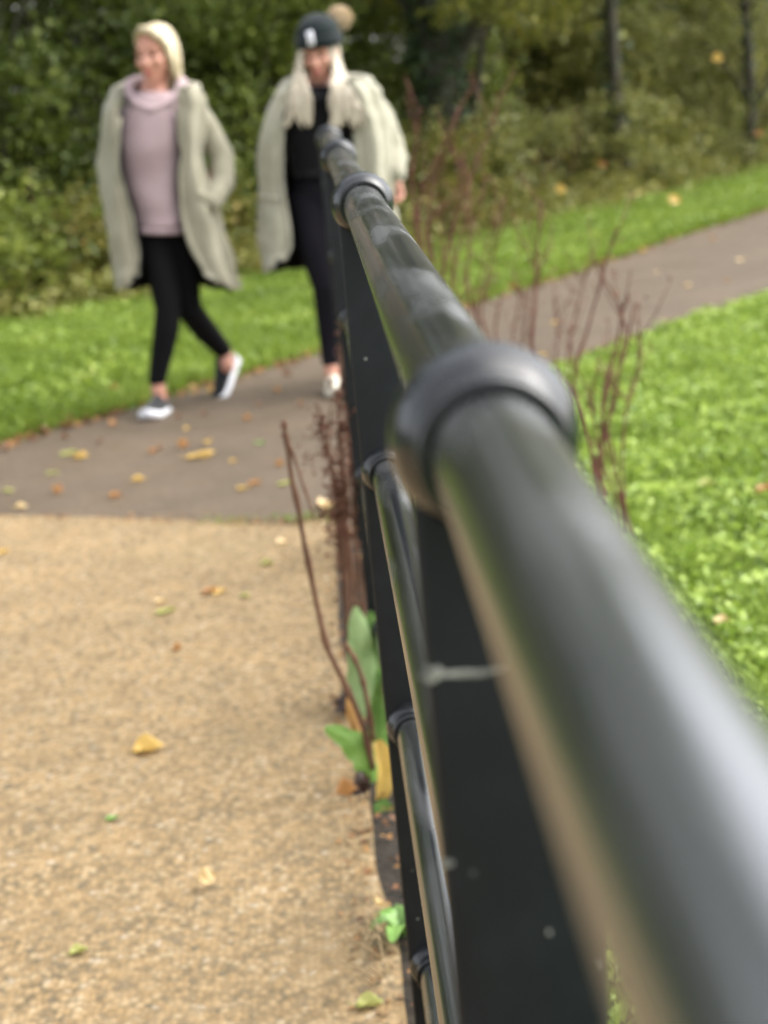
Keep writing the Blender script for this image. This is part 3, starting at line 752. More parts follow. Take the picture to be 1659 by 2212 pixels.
hung(1322, 55, 19.4, 'yellow', 2.3, 'yellow leaf hanging above the slim dark trunk')
hung(1345, 75, 19.4, 'lime', 2.2, 'yellow green leaf hanging right above the slim dark trunk')
hung(1300, 357, 17.6, 'orange', 1.6, 'pinkish orange leaf in the shrubs below the slim trunk')
hung(1047, 170, 17.2, 'lime', 1.6, 'small yellow leaf in front of the dark hollow by the ivy trunk')
hung(1640, 290, 19.5, 'orange', 2.0, 'orange leaf beside the thin grey trunk at the right edge')

# ---------------------------------------------------------------- docks
def ribbon(path, width, side, fold=.25, wave=.12, n=22, m=11, seed=0):
    """broad leaf swept along path; side = vector across the blade"""
    P = cr(path, n); V = []; Sd = Vector(side).normalized()
    for i in range(n):
        u = i / (n - 1); t = Vector(P[min(i + 1, n - 1)] - P[max(i - 1, 0)]).normalized()
        s = (Sd - t * Sd.dot(t)).normalized(); nr = t.cross(s)
        wv = (width * (math.sin(math.pi * (0.06 + .93 * u) ** .85) ** .7) * .5 + .001)
        for j in range(m):
            v = j / (m - 1) * 2 - 1; v = math.copysign(abs(v) ** 1.5, v)
            if j in (0, m - 1): v *= 1 + .22 * noise.noise(Vector((u * 9 + seed * 3, j, seed)))
            wob = wave * wv * math.sin(u * 17 + seed + 2 * v) * abs(v)
            V.append(Vector(P[i]) + s * (v * wv) + nr * (fold * abs(v) * wv + wob))
    return V, [(i * m + j, (i + 1) * m + j, (i + 1) * m + j + 1, i * m + j + 1) for i in range(n - 1) for j in range(m - 1)]
def ribbed(V, Fc, m=11):
    me = mesh('leaf', V, Fc); c = (m - 1) // 2
    idx = np.array([1 if (i % (m - 1)) in (c - 1, c) else 0 for i in range(len(Fc))], dtype=np.int32)
    me.polygons.foreach_set('material_index', idx); return me
def rel(pts, o): return [Vector(p) - o for p in pts]
def stalk(acc, pts, r0, r1, n=16, seg=7, knobs=True):
    P = [Vector(p) for p in cr(pts, n)]
    rad = [r0 + (r1 - r0) * i / (n - 1) for i in range(n)]
    if knobs:
        for i in range(2, n - 1, 4): rad[i] *= 1.5
    P = [p + Vector(noise.noise_vector(p * 9)) * r0 * 1.2 for p in P]
    acc.tube(P, rad, seg)
    return P
def seeds(acc, P, r, n, s):
    for _ in range(n):
        p = random.choice(P) + Vector((random.gauss(0, r), random.gauss(0, r), random.gauss(0, r * 1.5)))
        a, b, c = (Vector((random.uniform(-1, 1), random.uniform(-1, 1), random.uniform(-1, 1))).normalized() * s * random.uniform(.6, 1.3) for _ in range(3))
        acc.add([p + a, p + b, p + c, p - a - b], [(0, 1, 2), (0, 3, 1), (1, 3, 2), (2, 3, 0)])
def px_path(pts, Y): return [at_depth(a, b, Y + (c[0] if c else 0)) for a, b, *c in pts]

# the green leaved dock with the bent stem, through the rails
Y = 3.52
O = Vector((0.0, Y, 0.0))
dock = empty('dock_plant', O); tag(dock, 'dock plant with fresh green, yellow and withered leaves and one thin bent stem', 'plant', 'dock plants along the railing')
V, Fc = ribbon(rel(px_path([(808, 1690), (790, 1640), (755, 1600), (702, 1572)], Y), O), .052, (.5, .2, .9), .25, .15, seed=1); link('leaf', ribbed(V, Fc), [M['leaf_green'], M['leaf_rib']], dock)
V, Fc = ribbon(rel(px_path([(812, 1600), (828, 1640), (826, 1710), (800, 1775)], Y - .05), O), .032, (1, .3, .1), .5, .2, seed=2); tag(link('leaf', ribbed(V, Fc), [M['leaf_yellow'], M['leaf_rib']], dock), 'yellow drooping leaf')
V, Fc = ribbon(rel(px_path([(818, 1730), (832, 1760), (842, 1810), (858, 1865)], Y - .12), O), .040, (1, .2, 0), .2, .1, seed=3); link('leaf', ribbed(V, Fc), [M['leaf_deep'], M['leaf_rib']], dock)
V, Fc = ribbon(rel(px_path([(800, 1690), (775, 1690), (750, 1712), (735, 1765)], Y - .03), O), .05, (.4, .5, .8), .9, .5, seed=4); tag(link('leaf', ribbed(V, Fc), [M['leaf_dead'], M['leaf_rib']], dock), 'dark withered leaf')
V, Fc = ribbon(rel(px_path([(800, 1700), (780, 1600), (760, 1540), (752, 1505)], Y + .05), O), .022, (1, .3, .1), .6, .3, seed=5); tag(link('leaf', ribbed(V, Fc), [M['leaf_orange'], M['leaf_rib']], dock), 'thin orange brown leaf')
V, Fc = ribbon(rel(px_path([(812, 1690), (820, 1600), (826, 1520), (822, 1440)], Y + .12), O), .05, (1, .3, .1), .2, .15, seed=6); link('leaf', ribbed(V, Fc), [M['leaf_deep'], M['leaf_rib']], dock)
acc = Acc()
stalk(acc, rel(px_path([(806, 1660), (780, 1560), (735, 1460), (695, 1360), (665, 1200), (640, 1080), (618, 960), (612, 925)], Y), O), .0058, .0040, 26)
stalk(acc, rel(px_path([(618, 945), (640, 1000), (660, 1060), (678, 1120)], Y), O), .0028, .0018, 10)
stalk(acc, rel(px_path([(806, 1600), (790, 1500), (772, 1440), (745, 1390)], Y), O), .005, .004, 14)
acc.build('stem', M['brownstem'], dock)
acc = Acc(); seeds(acc, rel(px_path([(612, 925), (615, 940)], Y), O), .004, 14, .005); tag(acc.build('seed_head', M['seed'], dock), kind='stuff')
# the red seeding dock
Y = 4.05
O = Vector((-0.02, Y, 0.0))
dock2 = empty('dock_plant', O); tag(dock2, 'tall dock crowded with red brown seed heads against the black posts', 'plant', 'dock plants along the railing')
acc = Acc(); allP = []
for pts in ([(770, 1540), (760, 1300), (745, 1100), (735, 950), (728, 840)], [(775, 1530), (772, 1300), (765, 1100), (760, 960), (752, 870)], [(765, 1530), (740, 1250), (735, 1100), (712, 1000), (693, 905)],
            [(775, 1520), (785, 1300), (783, 1150), (775, 1000)], [(768, 1530), (748, 1280), (748, 1180), (740, 1060)]):
    allP += stalk(acc, rel(px_path(pts, Y + random.uniform(-.1, .1)), O), .0052, .0030, 20)
for k in range(16):
    p = random.choice(allP[4:]); q = p + Vector((random.uniform(-.05, .02), random.uniform(-.03, .03), random.uniform(-.02, .09)))
    acc.tube([p, p.lerp(q, .5) + Vector((0, 0, .01)), q], [.0025, .002, .0014], 5); allP.append(q)
acc.build('stem', M['brownstem'], dock2)
acc = Acc(); up_ = [p for p in allP if .38 < p.z < 1.05]
seeds(acc, up_, .010, 620, .0062)
seeds(acc, [p for p in allP if .36 < p.z < .47 and p.x < .03], .012, 160, .0055); tag(acc.build('seed_head', M['seed'], dock2), kind='stuff')
V, Fc = ribbon(rel(px_path([(790, 1560), (785, 1480), (778, 1390), (768, 1310)], Y - .1), O), .062, (1, .2, .1), .12, .12, seed=3); link('leaf', ribbed(V, Fc), [M['leaf_blue'], M['leaf_rib']], dock2)
V, Fc = ribbon(rel(px_path([(800, 1560), (806, 1480), (808, 1400), (800, 1320)], Y - .05), O), .06, (1, .2, .1), .15, .12, seed=5); link('leaf', ribbed(V, Fc), [M['leaf_deep'], M['leaf_rib']], dock2)
V, Fc = ribbon(rel(px_path([(770, 1540), (748, 1500), (738, 1500), (722, 1540)], Y - .1), O), .05, (.4, .5, .8), .9, .5, seed=8); tag(link('leaf', ribbed(V, Fc), [M['leaf_dead'], M['leaf_rib']], dock2), 'dark withered leaf')
# farther dead docks left of the rail
Y = 5.35
O = Vector((-0.02, Y, 0.0))
dock3 = empty('dock_plant', O); tag(dock3, 'dead brown dock stalks at the tarmac joint below the second woman', 'plant', 'dock plants along the railing')
acc = Acc(); allP = []
for pts in ([(742, 1250), (735, 1000), (735, 850), (738, 700)], [(735, 1230), (720, 1050), (710, 960), (716, 880)], [(750, 1250), (752, 1000), (748, 850), (752, 760)], [(738, 1240), (728, 1120), (712, 1120), (710, 1150)]):
    allP += stalk(acc, rel(px_path(pts, Y + random.uniform(-.1, .1)), O), .005, .003, 18)
acc.build('stem', M['brownstem'], dock3)
acc = Acc(); seeds(acc, allP[6:], .012, 330, .006); tag(acc.build('seed_head', M['seed'], dock3), kind='stuff')
# red stalks on the far side of the rail
def red_dock(Y, stalks, label, r=.006, side=10, sd=60):
    b = at_depth(*stalks[0][0][:2], Y); O = Vector((b.x, Y, 0))
    root = empty('dock_plant', O); tag(root, label, 'plant', 'red dock stalks beyond the railing')
    acc = Acc(); allP = []
    for pts in stalks:
        p0 = at_depth(*pts[0], Y); lst = [Vector((p0.x + random.uniform(-.02, .02), Y + random.uniform(-.05, .05), 0))] + px_path(pts, Y)
        if p0.z < .08: lst = lst[1:]; lst[0].z = 0
        allP += stalk(acc, rel(lst, O), r, r * .5, 22)
    base = [p for p in allP if p.z > .35]
    for k in range(side):
        p = random.choice(base); q = p + Vector((random.uniform(-.09, .09), random.uniform(-.06, .06), random.uniform(.06, .2)))
        acc.tube([p, p.lerp(q, .5) + Vector((0, 0, -.01)), q], [r * .5, r * .4, r * .25], 5); allP.append(q)
    acc.build('stem', M['redstem'], root)
    acc = Acc(); seeds(acc, [p for p in allP if p.z > .3], .012, sd, .006); tag(acc.build('seed_head', M['seed'], root), kind='stuff')
red_dock(5.6, [[(1305, 1060), (1265, 940), (1240, 820), (1290, 640), (1330, 500)], [(1300, 1040), (1300, 900), (1320, 800), (1340, 690), (1360, 640)], [(1280, 1000), (1255, 900), (1230, 830)], [(1290, 1010), (1330, 850), (1370, 660)]],
         'red dead dock stalks right of the big ball joint, over the lawn edge', .0062, 8, 60)
red_dock(6.4, [[(1180, 900), (1150, 760), (1155, 640), (1165, 520), (1170, 430)], [(1170, 900), (1145, 740), (1160, 600), (1150, 560)]], 'pair of thin red dock stalks standing just beyond the big ball joint', .0062, 7, 40)
red_dock(7.0, [[(1080, 850), (1050, 720), (1040, 660), (1070, 520), (1090, 420)], [(1090, 850), (1070, 740), (1080, 640)], [(1060, 840), (1030, 700), (1010, 600), (1020, 470)]], 'short red dock stalks close behind the rail between the ball joints', .006, 8, 50)
red_dock(7.6, [[(930, 700), (915, 560), (905, 450), (940, 350), (985, 250), (1020, 190)], [(940, 700), (925, 560), (930, 420), (960, 340), (975, 330)], [(920, 690), (905, 520), (890, 400), (900, 300), (905, 240)], [(950, 700), (960, 560), (1010, 400), (1060, 270), (1085, 200)],
               [(945, 700), (940, 600), (930, 480), (985, 420), (1000, 360)], [(960, 700), (985, 560), (1010, 440), (1000, 330)]],
         'tall bushy red dock with forked stalks right of the bobble hat woman', .0068, 22, 160)
red_dock(5.2, [[(1345, 1090), (1310, 960), (1330, 830), (1352, 700)], [(1350, 1090), (1345, 940), (1375, 800), (1385, 730)], [(1330, 1090), (1290, 960), (1275, 850)], [(1340, 1090), (1325, 980), (1300, 900), (1312, 780)]],
         'thin dead dock stalks nearest the big ball joint, at the edge of the lawn', .0042, 16, 90, )
red_dock(6.8, [[(1230, 900), (1225, 780), (1240, 700), (1262, 600), (1285, 560)], [(1220, 900), (1200, 800), (1205, 700), (1195, 640)], [(1120, 880), (1105, 760), (1120, 660), (1112, 590)], [(1130, 880), (1120, 780), (1135, 700), (1140, 640)]],
         'row of thin dock stalks crossing the far tarmac path behind the rail', .0042, 18, 110)
red_dock(8.2, [[(1000, 760), (985, 620), (975, 500), (990, 420)], [(1010, 760), (1005, 640), (1015, 520), (1040, 430), (1050, 380)], [(990, 760), (960, 640), (955, 500), (945, 430)], [(1020, 760), (1035, 620), (1060, 500), (1075, 450)]],
         'slender dock stalks in front of the far verge, behind the middle of the rail', .0045, 18, 110)
acc = []
for k in range(420):
    acc.append((random.uniform(.07, .22), random.uniform(1.5, 5.6), random.uniform(.01, .07)))
V, Fc = leaf_cloud(np.array(acc), .035, .6, .6)
tag(link('railing_weeds', np_mesh('railing_weeds', V, Fc), M['clover'], smooth=False), 'small green weeds growing along the lawn side of the railing', None, None, 'stuff')
# straw grass tufts at the railing foot
o = at_ground(815, 2090)
tuft = empty('dry_grass_tuft', (o.x, o.y, 0)); tag(tuft, 'straw coloured dry grass tuft lying over the gravel edge at the railing foot', 'grass tuft')
acc = Acc()
for k in range(16):
    a = random.uniform(1.6, 4.4); L = random.uniform(.04, .13); b = Vector((random.uniform(-.01, .05), random.uniform(-.08, .08), .005))
    acc.tube([b, b + Vector((math.cos(a) * L * .5, math.sin(a) * L * .5, L * .5)), b + Vector((math.cos(a) * L, math.sin(a) * L, .02 + .2 * L))], [.0013, .001, .0005], 4)
acc.build('blade', M['straw'], tuft)
wd = at_ground(868, 2030)
weed = empty('small_weed', (wd.x, wd.y, 0)); tag(weed, 'small green weed rosette between the gravel edge and the nearest post', 'plant')
for k in range(6):
    a = k * 1.05 + .3; L = random.uniform(.05, .08)
    V, Fc = ribbon([(0, 0, .005), (math.cos(a) * L * .5, math.sin(a) * L * .5, .04), (math.cos(a) * L, math.sin(a) * L, .03)], .028, (-math.sin(a), math.cos(a), 0), .2, .1, 10, 11, k)
    link('leaf', ribbed(V, Fc), [(M['leaf_green'], M['leaf_deep'])[k % 2], M['leaf_rib']], weed)

# ---------------------------------------------------------------- people
def shoe(parent, pos, heading, pitch, up_mat, sole_mat, L=.27, toe_mat=None, roll=0.0):
    """pos = ankle-side heel ground point; heading unit xy; pitch>0 lifts the heel about the toe"""
    Mx = Matrix.Translation(pos) @ Matrix.Rotation(math.atan2(heading[1], heading[0]), 4, 'Z') @ Matrix.Translation((L * .75, 0, 0)) @ Matrix.Rotation(pitch, 4, 'Y') @ Matrix.Rotation(roll, 4, 'X') @ Matrix.Translation((-L * .75, 0, 0))
    def sec(x):
        t = x / L
        half = .036 + .012 * math.sin(math.pi * min(1, max(0, (t - .25) / .9))) - .004 * math.exp(-((t - .4) / .15) ** 2)
        if t > .8: half *= math.sqrt(max(0.02, 1 - ((t - .8) / .205) ** 2))
        if t < .12: half *= math.sqrt(max(0.05, 1 - ((.12 - t) / .125) ** 2))
        return half
    rings = []; ringsU = []
    for t in np.linspace(0, 1, 22):
        x = t * L; hw = sec(x); z0 = .002 + .016 * max(0, (t - .72) / .28) ** 2 + .008 * max(0, (.1 - t) / .1); z1 = z0 + .042 - .008 * t
        ring = []
        for k in range(16):
            a = 2 * math.pi * k / 16; cx_, sx_ = math.cos(a), math.sin(a)
            yy = (hw + .004) * math.copysign(abs(cx_) ** .5, cx_); zz = (z0 + z1) / 2 + (z1 - z0) / 2 * math.copysign(abs(sx_) ** .5, sx_)
            ring.append(Mx @ Vector((x, yy, zz)))
        rings.append(ring)
        top = .115 - .0 * t if t < .1 else (.118 if t < .3 else .118 - .075 * ((t - .3) / .7) ** .7)
        if t > .93: top *= .8
        ring = []
        for k in range(16):
            a = 2 * math.pi * k / 16; cx_, sx_ = math.cos(a), math.sin(a)
            zz = z1 - .006 + (top - z1 + .006) * max(0, sx_) ** .8
            ww = hw * .98 * (1 - .35 * max(0, sx_) ** 2)
            ring.append(Mx @ Vector((x, ww * cx_, zz if sx_ > 0 else z1 - .006)))
        ringsU.append(ring)
    def closed(rs):
        V, Fc = loft(rs); n = len(rs[0]); Fc = [f[::-1] for f in Fc]; Fc.append(tuple(range(n))); e = (len(rs) - 1) * n; Fc.append(tuple(e + k for k in reversed(range(n)))); return V, Fc
    V, Fc = closed(ringsU); root = link('shoe', mesh('shoe', V, Fc), [up_mat, toe_mat or up_mat], parent)
    V, Fc = closed(rings); link('sole', mesh('sole', V, Fc), sole_mat, root)
    if toe_mat:
        for p in root.data.polygons:
            if p.index // 16 >= 14: p.material_index = 1
    return root

def head(b, c, yaw, pitch=0.0, s=1.0):
    Mh = Matrix.Translation(c) @ Matrix.Rotation(yaw, 4, 'Z') @ Matrix.Rotation(pitch, 4, 'X') @ Matrix.Diagonal((s, s, s, 1))
    b.M = Mh
    b.ell((0, .018, .035), (.074, .092, .082)); b.ell((0, -.028, -.02), (.061, .06, .082)); b.ell((0, -.045, -.072), (.040, .036, .034))
    b.ell((0, -.066, -.098), (.022, .020, .018))
    for sx in (-1, 1):
        b.ell((sx * .036, -.058, -.022), (.026, .026, .024)); b.ell((sx * .076, .012, -.008), (.010, .020, .030)); b.ell((sx * .030, -.072, .028), (.026, .016, .011))
        b.ell((sx * .011, -.098, -.033), .0085)
    b.cap((0, -.082, .012), (0, -.108, -.028), .0085, .0115)
    b.ell((0, -.088, -.058), (.021, .010, .006)); b.ell((0, -.086, -.069), (.018, .010, .007))
    b.M = Matrix.Identity(4)
    return Mh
def face_parts(root, body, Mh, lipstick=True):
    for sx in (-1, 1):
        e = Blob(); e.M = Mh; e.ell((sx * .030, -.0805, .008), (.0125, .006, .0055)); e.build('eye', M['eye'], body, .0022, 2)
        e = Blob(); e.M = Mh; e.chain([(sx * .012, -.090, .028), (sx * .030, -.089, .034), (sx * .048, -.078, .029)], [.0036, .0036, .002]); e.build('eyebrow', M['brow'], body, .002, 2)
    e = Blob(); e.M = Mh; e.ell((0, -.0935, -.058), (.020, .0065, .0045)); e.ell((0, -.092, -.068), (.017, .0065, .005)); e.build('lips', M['lip'], body, .002, 2)

class Person:
    def __init__(s, label, Y, gx, gy):
        g = at_ground(gx, gy); s.Y = Y; s.O = Vector((g.x, Y, 0.0)); s.root = empty('person', s.O); tag(s.root, label, 'person', 'women walking on the path')
    def L(s, px, py, dy=0.0): return at_depth(px, py, s.Y + dy) - s.O
    def coat(s, secs, dfront, dback, mat, hemwave=.01, seed=0):
        """secs: (y, outer left, inner left, inner right, outer right)"""
        rows = cr(secs, 44); rings = []
        for i, (py, ol, il, ir, orr) in enumerate(rows):
            u = i / 43; df = dfront * (1 + .15 * u); db = dback * (.8 + .35 * u)
            ctr = (ol + orr) / 2
            key = [(il, -df), ((il * .55 + ol * .45), -df * 1.02), (ol + (il - ol) * .08, -df * .55), (ol, 0.0), (ol + (ctr - ol) * .22, db * .72), (ol + (ctr - ol) * .6, db), (ctr, db * 1.05),
                   (orr + (ctr - orr) * .6, db), (orr + (ctr - orr) * .22, db * .72), (orr, 0.0), (orr + (ir - orr) * .08, -df * .55), ((ir * .55 + orr * .45), -df * 1.02), (ir, -df)]
            ring = []
            for k, (px, dy) in enumerate(cr(key, 64)):
                kk = min(k, 63 - k); lift = 30 * max(0, 1 - kk / 9) + 20 * max(0, (kk - 18) / 13)
                p = s.L(px, py - lift * max(0, (u - .72) / .28) ** 2, dy)
                f = .015 * (0.35 + u) * math.sin(k * .55 + 1.9 * math.sin(k * .21 + seed) + u * 2.2) + .020 * noise.noise(Vector((k * .16, u * 6, seed))) + .008 * noise.noise(Vector((k * .5, u * 14, seed + 5)))
                d = Vector((p.x - s.L(ctr, py).x, p.y - 0.0, 0)); d = d.normalized() if d.length > 1e-4 else d
                ring.append(p + d * f)
            rings.append(ring)
        V, Fc = loft(rings, closed=False)
        me = mesh('coat', V, Fc)
        c0 = Vector((0, 0, 0))
        me = bake(me, [('SOLIDIFY', dict(thickness=.016, offset=-1.0, material_offset=0)), ])
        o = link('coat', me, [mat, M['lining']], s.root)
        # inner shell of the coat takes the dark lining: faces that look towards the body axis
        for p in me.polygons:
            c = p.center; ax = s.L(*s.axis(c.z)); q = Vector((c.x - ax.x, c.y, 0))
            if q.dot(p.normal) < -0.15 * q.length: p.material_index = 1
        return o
    def axis(s, z): return (s.ax0 + s.ax1 * z, s.gy0 - z * 480)
    def torso(s, name, secs, df, db, mat, seed=0, fold=.006):
        rows = cr(secs, 34); rings = []
        for i, (py, xl, xr, kf) in enumerate(rows):
            ring = []; c = (xl + xr) / 2; hw = (xr - xl) / 2; u = i / 33
            for k in range(40):
                a = 2 * math.pi * k / 40; x = math.copysign(abs(math.cos(a)) ** .85, math.cos(a)); y = math.sin(a)
                d = -df * kf * y if y > 0 else -db * y
                p = s.L(c + hw * x, py, d)
                f = fold * (math.sin(u * 26 + 2.2 * math.sin(a * 2 + seed)) * (.25 + .75 * u ** 2) + 1.2 * noise.noise(Vector((math.cos(a) * 2, math.sin(a) * 2 + seed, u * 6))))
                ring.append(p + Vector((math.cos(a), -math.sin(a), 0)) * f)
            rings.append(ring)
        V, Fc = loft(rings); n = 40; Fc.append(tuple(reversed(range(n)))); e = 33 * n; Fc.append(tuple(e + k for k in range(n)))
        return link(name, mesh(name, V, [f[::-1] for f in Fc]), mat, s.root)

def hand(b, wrist, direction, fwd, curl=1.0, sd=1):
    """palm, four unequal curled fingers and a side thumb, rooted at the wrist"""
    d = Vector(direction).normalized(); f = Vector(fwd); f = (f - d * f.dot(d)).normalized(); s = d.cross(f) * sd
    w_ = Vector(wrist)
    b.cap(w_, w_ + d * .03, .024, .022)
    for k, (off, L) in enumerate([(-.028, .070), (-.010, .080), (.009, .075), (.026, .060)]):
        k0 = w_ + d * (.085 - .004 * abs(k - 1)) + s * off
        b.cap(w_ + d * .03 + s * off * .7, k0, .014, .011)
        a1 = d * math.cos(.5 * curl) + f * math.sin(.5 * curl); a2 = d * math.cos(1.3 * curl) + f * math.sin(1.3 * curl); a3 = d * math.cos(2.0 * curl) + f * math.sin(2.0 * curl)
        p1 = k0 + a1 * L * .45; p2 = p1 + a2 * L * .32; p3 = p2 + a3 * L * .25
        b.chain([k0, p1, p2, p3], [.0095, .0085, .0078, .0068])
    t0 = w_ + d * .035 - s * .026; t1 = t0 + (d * .7 - s * .5 + f * .5).normalized() * .035; t2 = t1 + (d * .9 + f * .5).normalized() * .03
    b.chain([t0, t1, t2], [.013, .010, .008])

# -------- the woman in pink
A = Person('blonde woman walking in an open sage coat, pink hoodie, black leggings and white soled trainers', 8.55, 412, 868)
A.ax0, A.ax1, A.gy0 = 412, -45, 868
b = Blob()
Mh = head(b, A.L(333, 120, -.01), R(-20), R(4), 1.0)
nk = A.L(333, 185, .03)
b.cap(Mh @ Vector((0, .025, -.06)), nk, .050, .052); b.cap(nk, A.L(335, 225, .03), .056, .075)
b.chain([A.L(332, 235, .02), A.L(325, 310, .0), A.L(338, 400, .0), A.L(350, 480, .02)], [.085, .088, .083, .098])
for sx, sh, el, wr in ((-1, (270, 228, .08), (236, 340, .05), (243, 425, .0)), (1, (402, 228, .08), (474, 340, .06), (456, 425, -.0))):
    s_, e_, w_ = A.L(*sh), A.L(*el), A.L(*wr)
    b.chain([A.L(333, 228, .03), s_, e_, w_], [.06, .046, .038, .027])
    hand(b, w_, (A.L(255 if sx < 0 else 440, 475, .02) - w_), (0, -1, 0), .5, sx)
hpL, hpR = A.L(335, 510, 0), A.L(378, 512, .03)
knL, anL = A.L(363, 665, -.10), A.L(341, 828, -.12)
knR, anR = A.L(408, 668, .02), A.L(487, 762, .26)
b.chain([hpL, knL, A.L(360, 720, -.10), anL], [.070, .046, .042, .031]); b.chain([hpR, knR, A.L(440, 715, .13), anR], [.070, .046, .040, .029])
fL = A.L(335, 872, -.2); fR = A.L(486, 830, .15)
b.cap(anL, anL + Vector((0, -.01, -.07)), .034, .033); b.cap(anR, anR + Vector((.005, -.03, -.06)), .034, .033)
bodyA = b.build('body', M['skin'], A.root, .0085, 3)
face_parts(A.root, bodyA, Mh)
b = Blob()
b.chain([hpL, A.L(352, 590, -.06), knL, A.L(359, 712, -.11), anL + Vector((0, 0, .02))], [.090, .076, .060, .060, .042])
b.chain([hpR, A.L(395, 590, .02), knR, A.L(442, 713, .14), anR + Vector((-.01, -.01, .015))], [.090, .076, .060, .058, .044])
b.ell(A.L(357, 500, .03), (.125, .105, .09)); b.build('leggings', M['legging'], A.root, .009, 5)
gA = at_ground(340, 895); hx = Vector((-.22, -1)).normalized()
shoe(A.root, Vector((anL.x, anL.y, 0)) - Vector((hx.x, hx.y, 0)) * .05, hx, -.10, M['shoe_dark'], M['white'])
hx = Vector((-.55, -.83)).normalized(); toe = at_ground(481, 856) - A.O; toe.z = 0
shoe(A.root, toe - Vector((hx.x, hx.y, 0)) * .22, hx, .78, M['shoe_dark'], M['white'], roll=.35)
A.torso('hoodie', [(198, 292, 378, .5), (215, 275, 392, .75), (250, 258, 398, 1.0), (310, 250, 396, 1.12), (350, 251, 396, 1.05), (400, 264, 398, .98), (450, 280, 404, 1.0), (482, 288, 408, 1.02), (494, 292, 407, .97), (503, 296, 404, .92)], .128, .11, M['pink'], 1)
b = Blob()
ring = [(278, 204, -.02), (292, 225, -.085), (325, 238, -.115), (362, 225, -.09), (388, 197, -.03), (392, 178, .05), (372, 172, .12), (333, 176, .14), (296, 176, .11), (278, 182, .05)]
pts = [A.L(*p) for p in ring]
b.chain(pts + [pts[0]], [.022, .020, .019, .020, .024, .03, .032, .032, .03, .026, .022]); b.ell(A.L(340, 200, .13), (.11, .05, .06)); b.build('hood', M['pink'], A.root, .009, 5)
b = Blob(); b.chain([A.L(292, 493, -.0), A.L(312, 500, -.105), A.L(350, 502, -.125), A.L(388, 500, -.10), A.L(405, 494, 0)], [.014] * 5); b.build('hem_band', M['pink'], A.root, .006, 4)
A.coat([(186, 246, 262, 397, 424), (206, 235, 259, 392, 438), (235, 229, 257, 390, 444), (300, 226, 255, 390, 437), (360, 226, 258, 392, 438), (430, 232, 270, 396, 458), (500, 240, 288, 404, 480), (560, 251, 293, 424, 494), (600, 259, 290, 444, 504), (626, 264, 281, 462, 510)], .135, .16, M['coat'], seed=1)
for sgn, pts, rad in ((-1, [(264, 226, .03), (246, 285, .04), (236, 350, .04), (240, 425, -.03)], [.060, .058, .056, .050]), (1, [(410, 228, .03), (444, 274, .04), (480, 340, .04), (482, 395, -.02), (458, 434, -.09)], [.062, .058, .056, .053, .048])):
    b = Blob(); P = [A.L(*p) for p in pts]; b.chain(P, rad)
    for k in range(7):
        t = random.uniform(0, .999) * (len(P) - 1); i = int(t); c = P[i].lerp(P[i + 1], t - i); a = random.uniform(0, 6.28); b.ell(c + Vector((math.cos(a), math.sin(a), 0)) * rad[i] * .5, (rad[i] * .62, rad[i] * .62, .035))
    b.build('sleeve', M['coat'], A.root, .010, 5)
b = Blob(); P = [A.L(*p) for p in [(252, 200, -.07), (250, 196, .03), (270, 194, .13), (335, 200, .17), (400, 192, .14), (424, 190, .05), (414, 204, -.07)]]
b.chain(P, [.014, .022, .038, .045, .040, .026, .015]); b.build('coat_hood', M['coat'], A.root, .009, 5)
b = Blob(); b.cap(A.L(430, 418, -.15), A.L(472, 432, -.11), .012, .012); b.cap(A.L(432, 428, -.15), A.L(470, 442, -.11), .010, .010); b.build('pocket_flap', M['coat'], A.root, .006, 4)
# hair: side-parted blonde crop swept to one side
b = Blob(); b.M = Mh
b.ell((.006, .042, .055), (.081, .092, .081)); b.ell((.008, .075, -.005), (.068, .055, .085))
for sx in (1,): b.chain([(sx * .074, .01, .06), (sx * .080, .025, .01), (sx * .074, .045, -.05), (sx * .06, .06, -.08)], [.020, .022, .024, .020])
b.chain([(-.025, -.045, .115), (.02, -.060, .108), (.055, -.052, .078), (.074, -.030, .035), (.078, -.008, -.02), (.076, .005, -.075)], [.018, .019, .019, .018, .018, .014])
b.chain([(-.025, -.045, .115), (-.05, -.035, .096), (-.070, .0, .06), (-.072, .04, .02)], [.015, .014, .014, .014])
b.chain([(0, .10, -.02), (.01, .10, -.09), (.015, .085, -.14)], [.045, .04, .025]); rh = random.Random(9)
for k in range(34):
    sd_ = 1; q = rh.random()
    P = [(-.02 * sd_ * q, -.045 + .12 * q, .128 - .02 * q), (sd_ * .045, -.055 + .13 * q, .105), (sd_ * .078, -.045 + .13 * q, .055), (sd_ * (.080 + .007 * rh.random()), -.02 + .11 * q, -.005), (sd_ * (.074 + .007 * rh.random()), .015 + .08 * q, -.05 - .02 * rh.random()), (sd_ * (.064 + .018 * rh.random()), .04 + .05 * q, -.075 - .05 * rh.random())]
    b.chain([Vector(p) for p in cr(P, 8)], [.006, .008, .010, .010, .010, .009, .007, .004])
b.build('hair', M['blonde'], A.root, .005, 2)

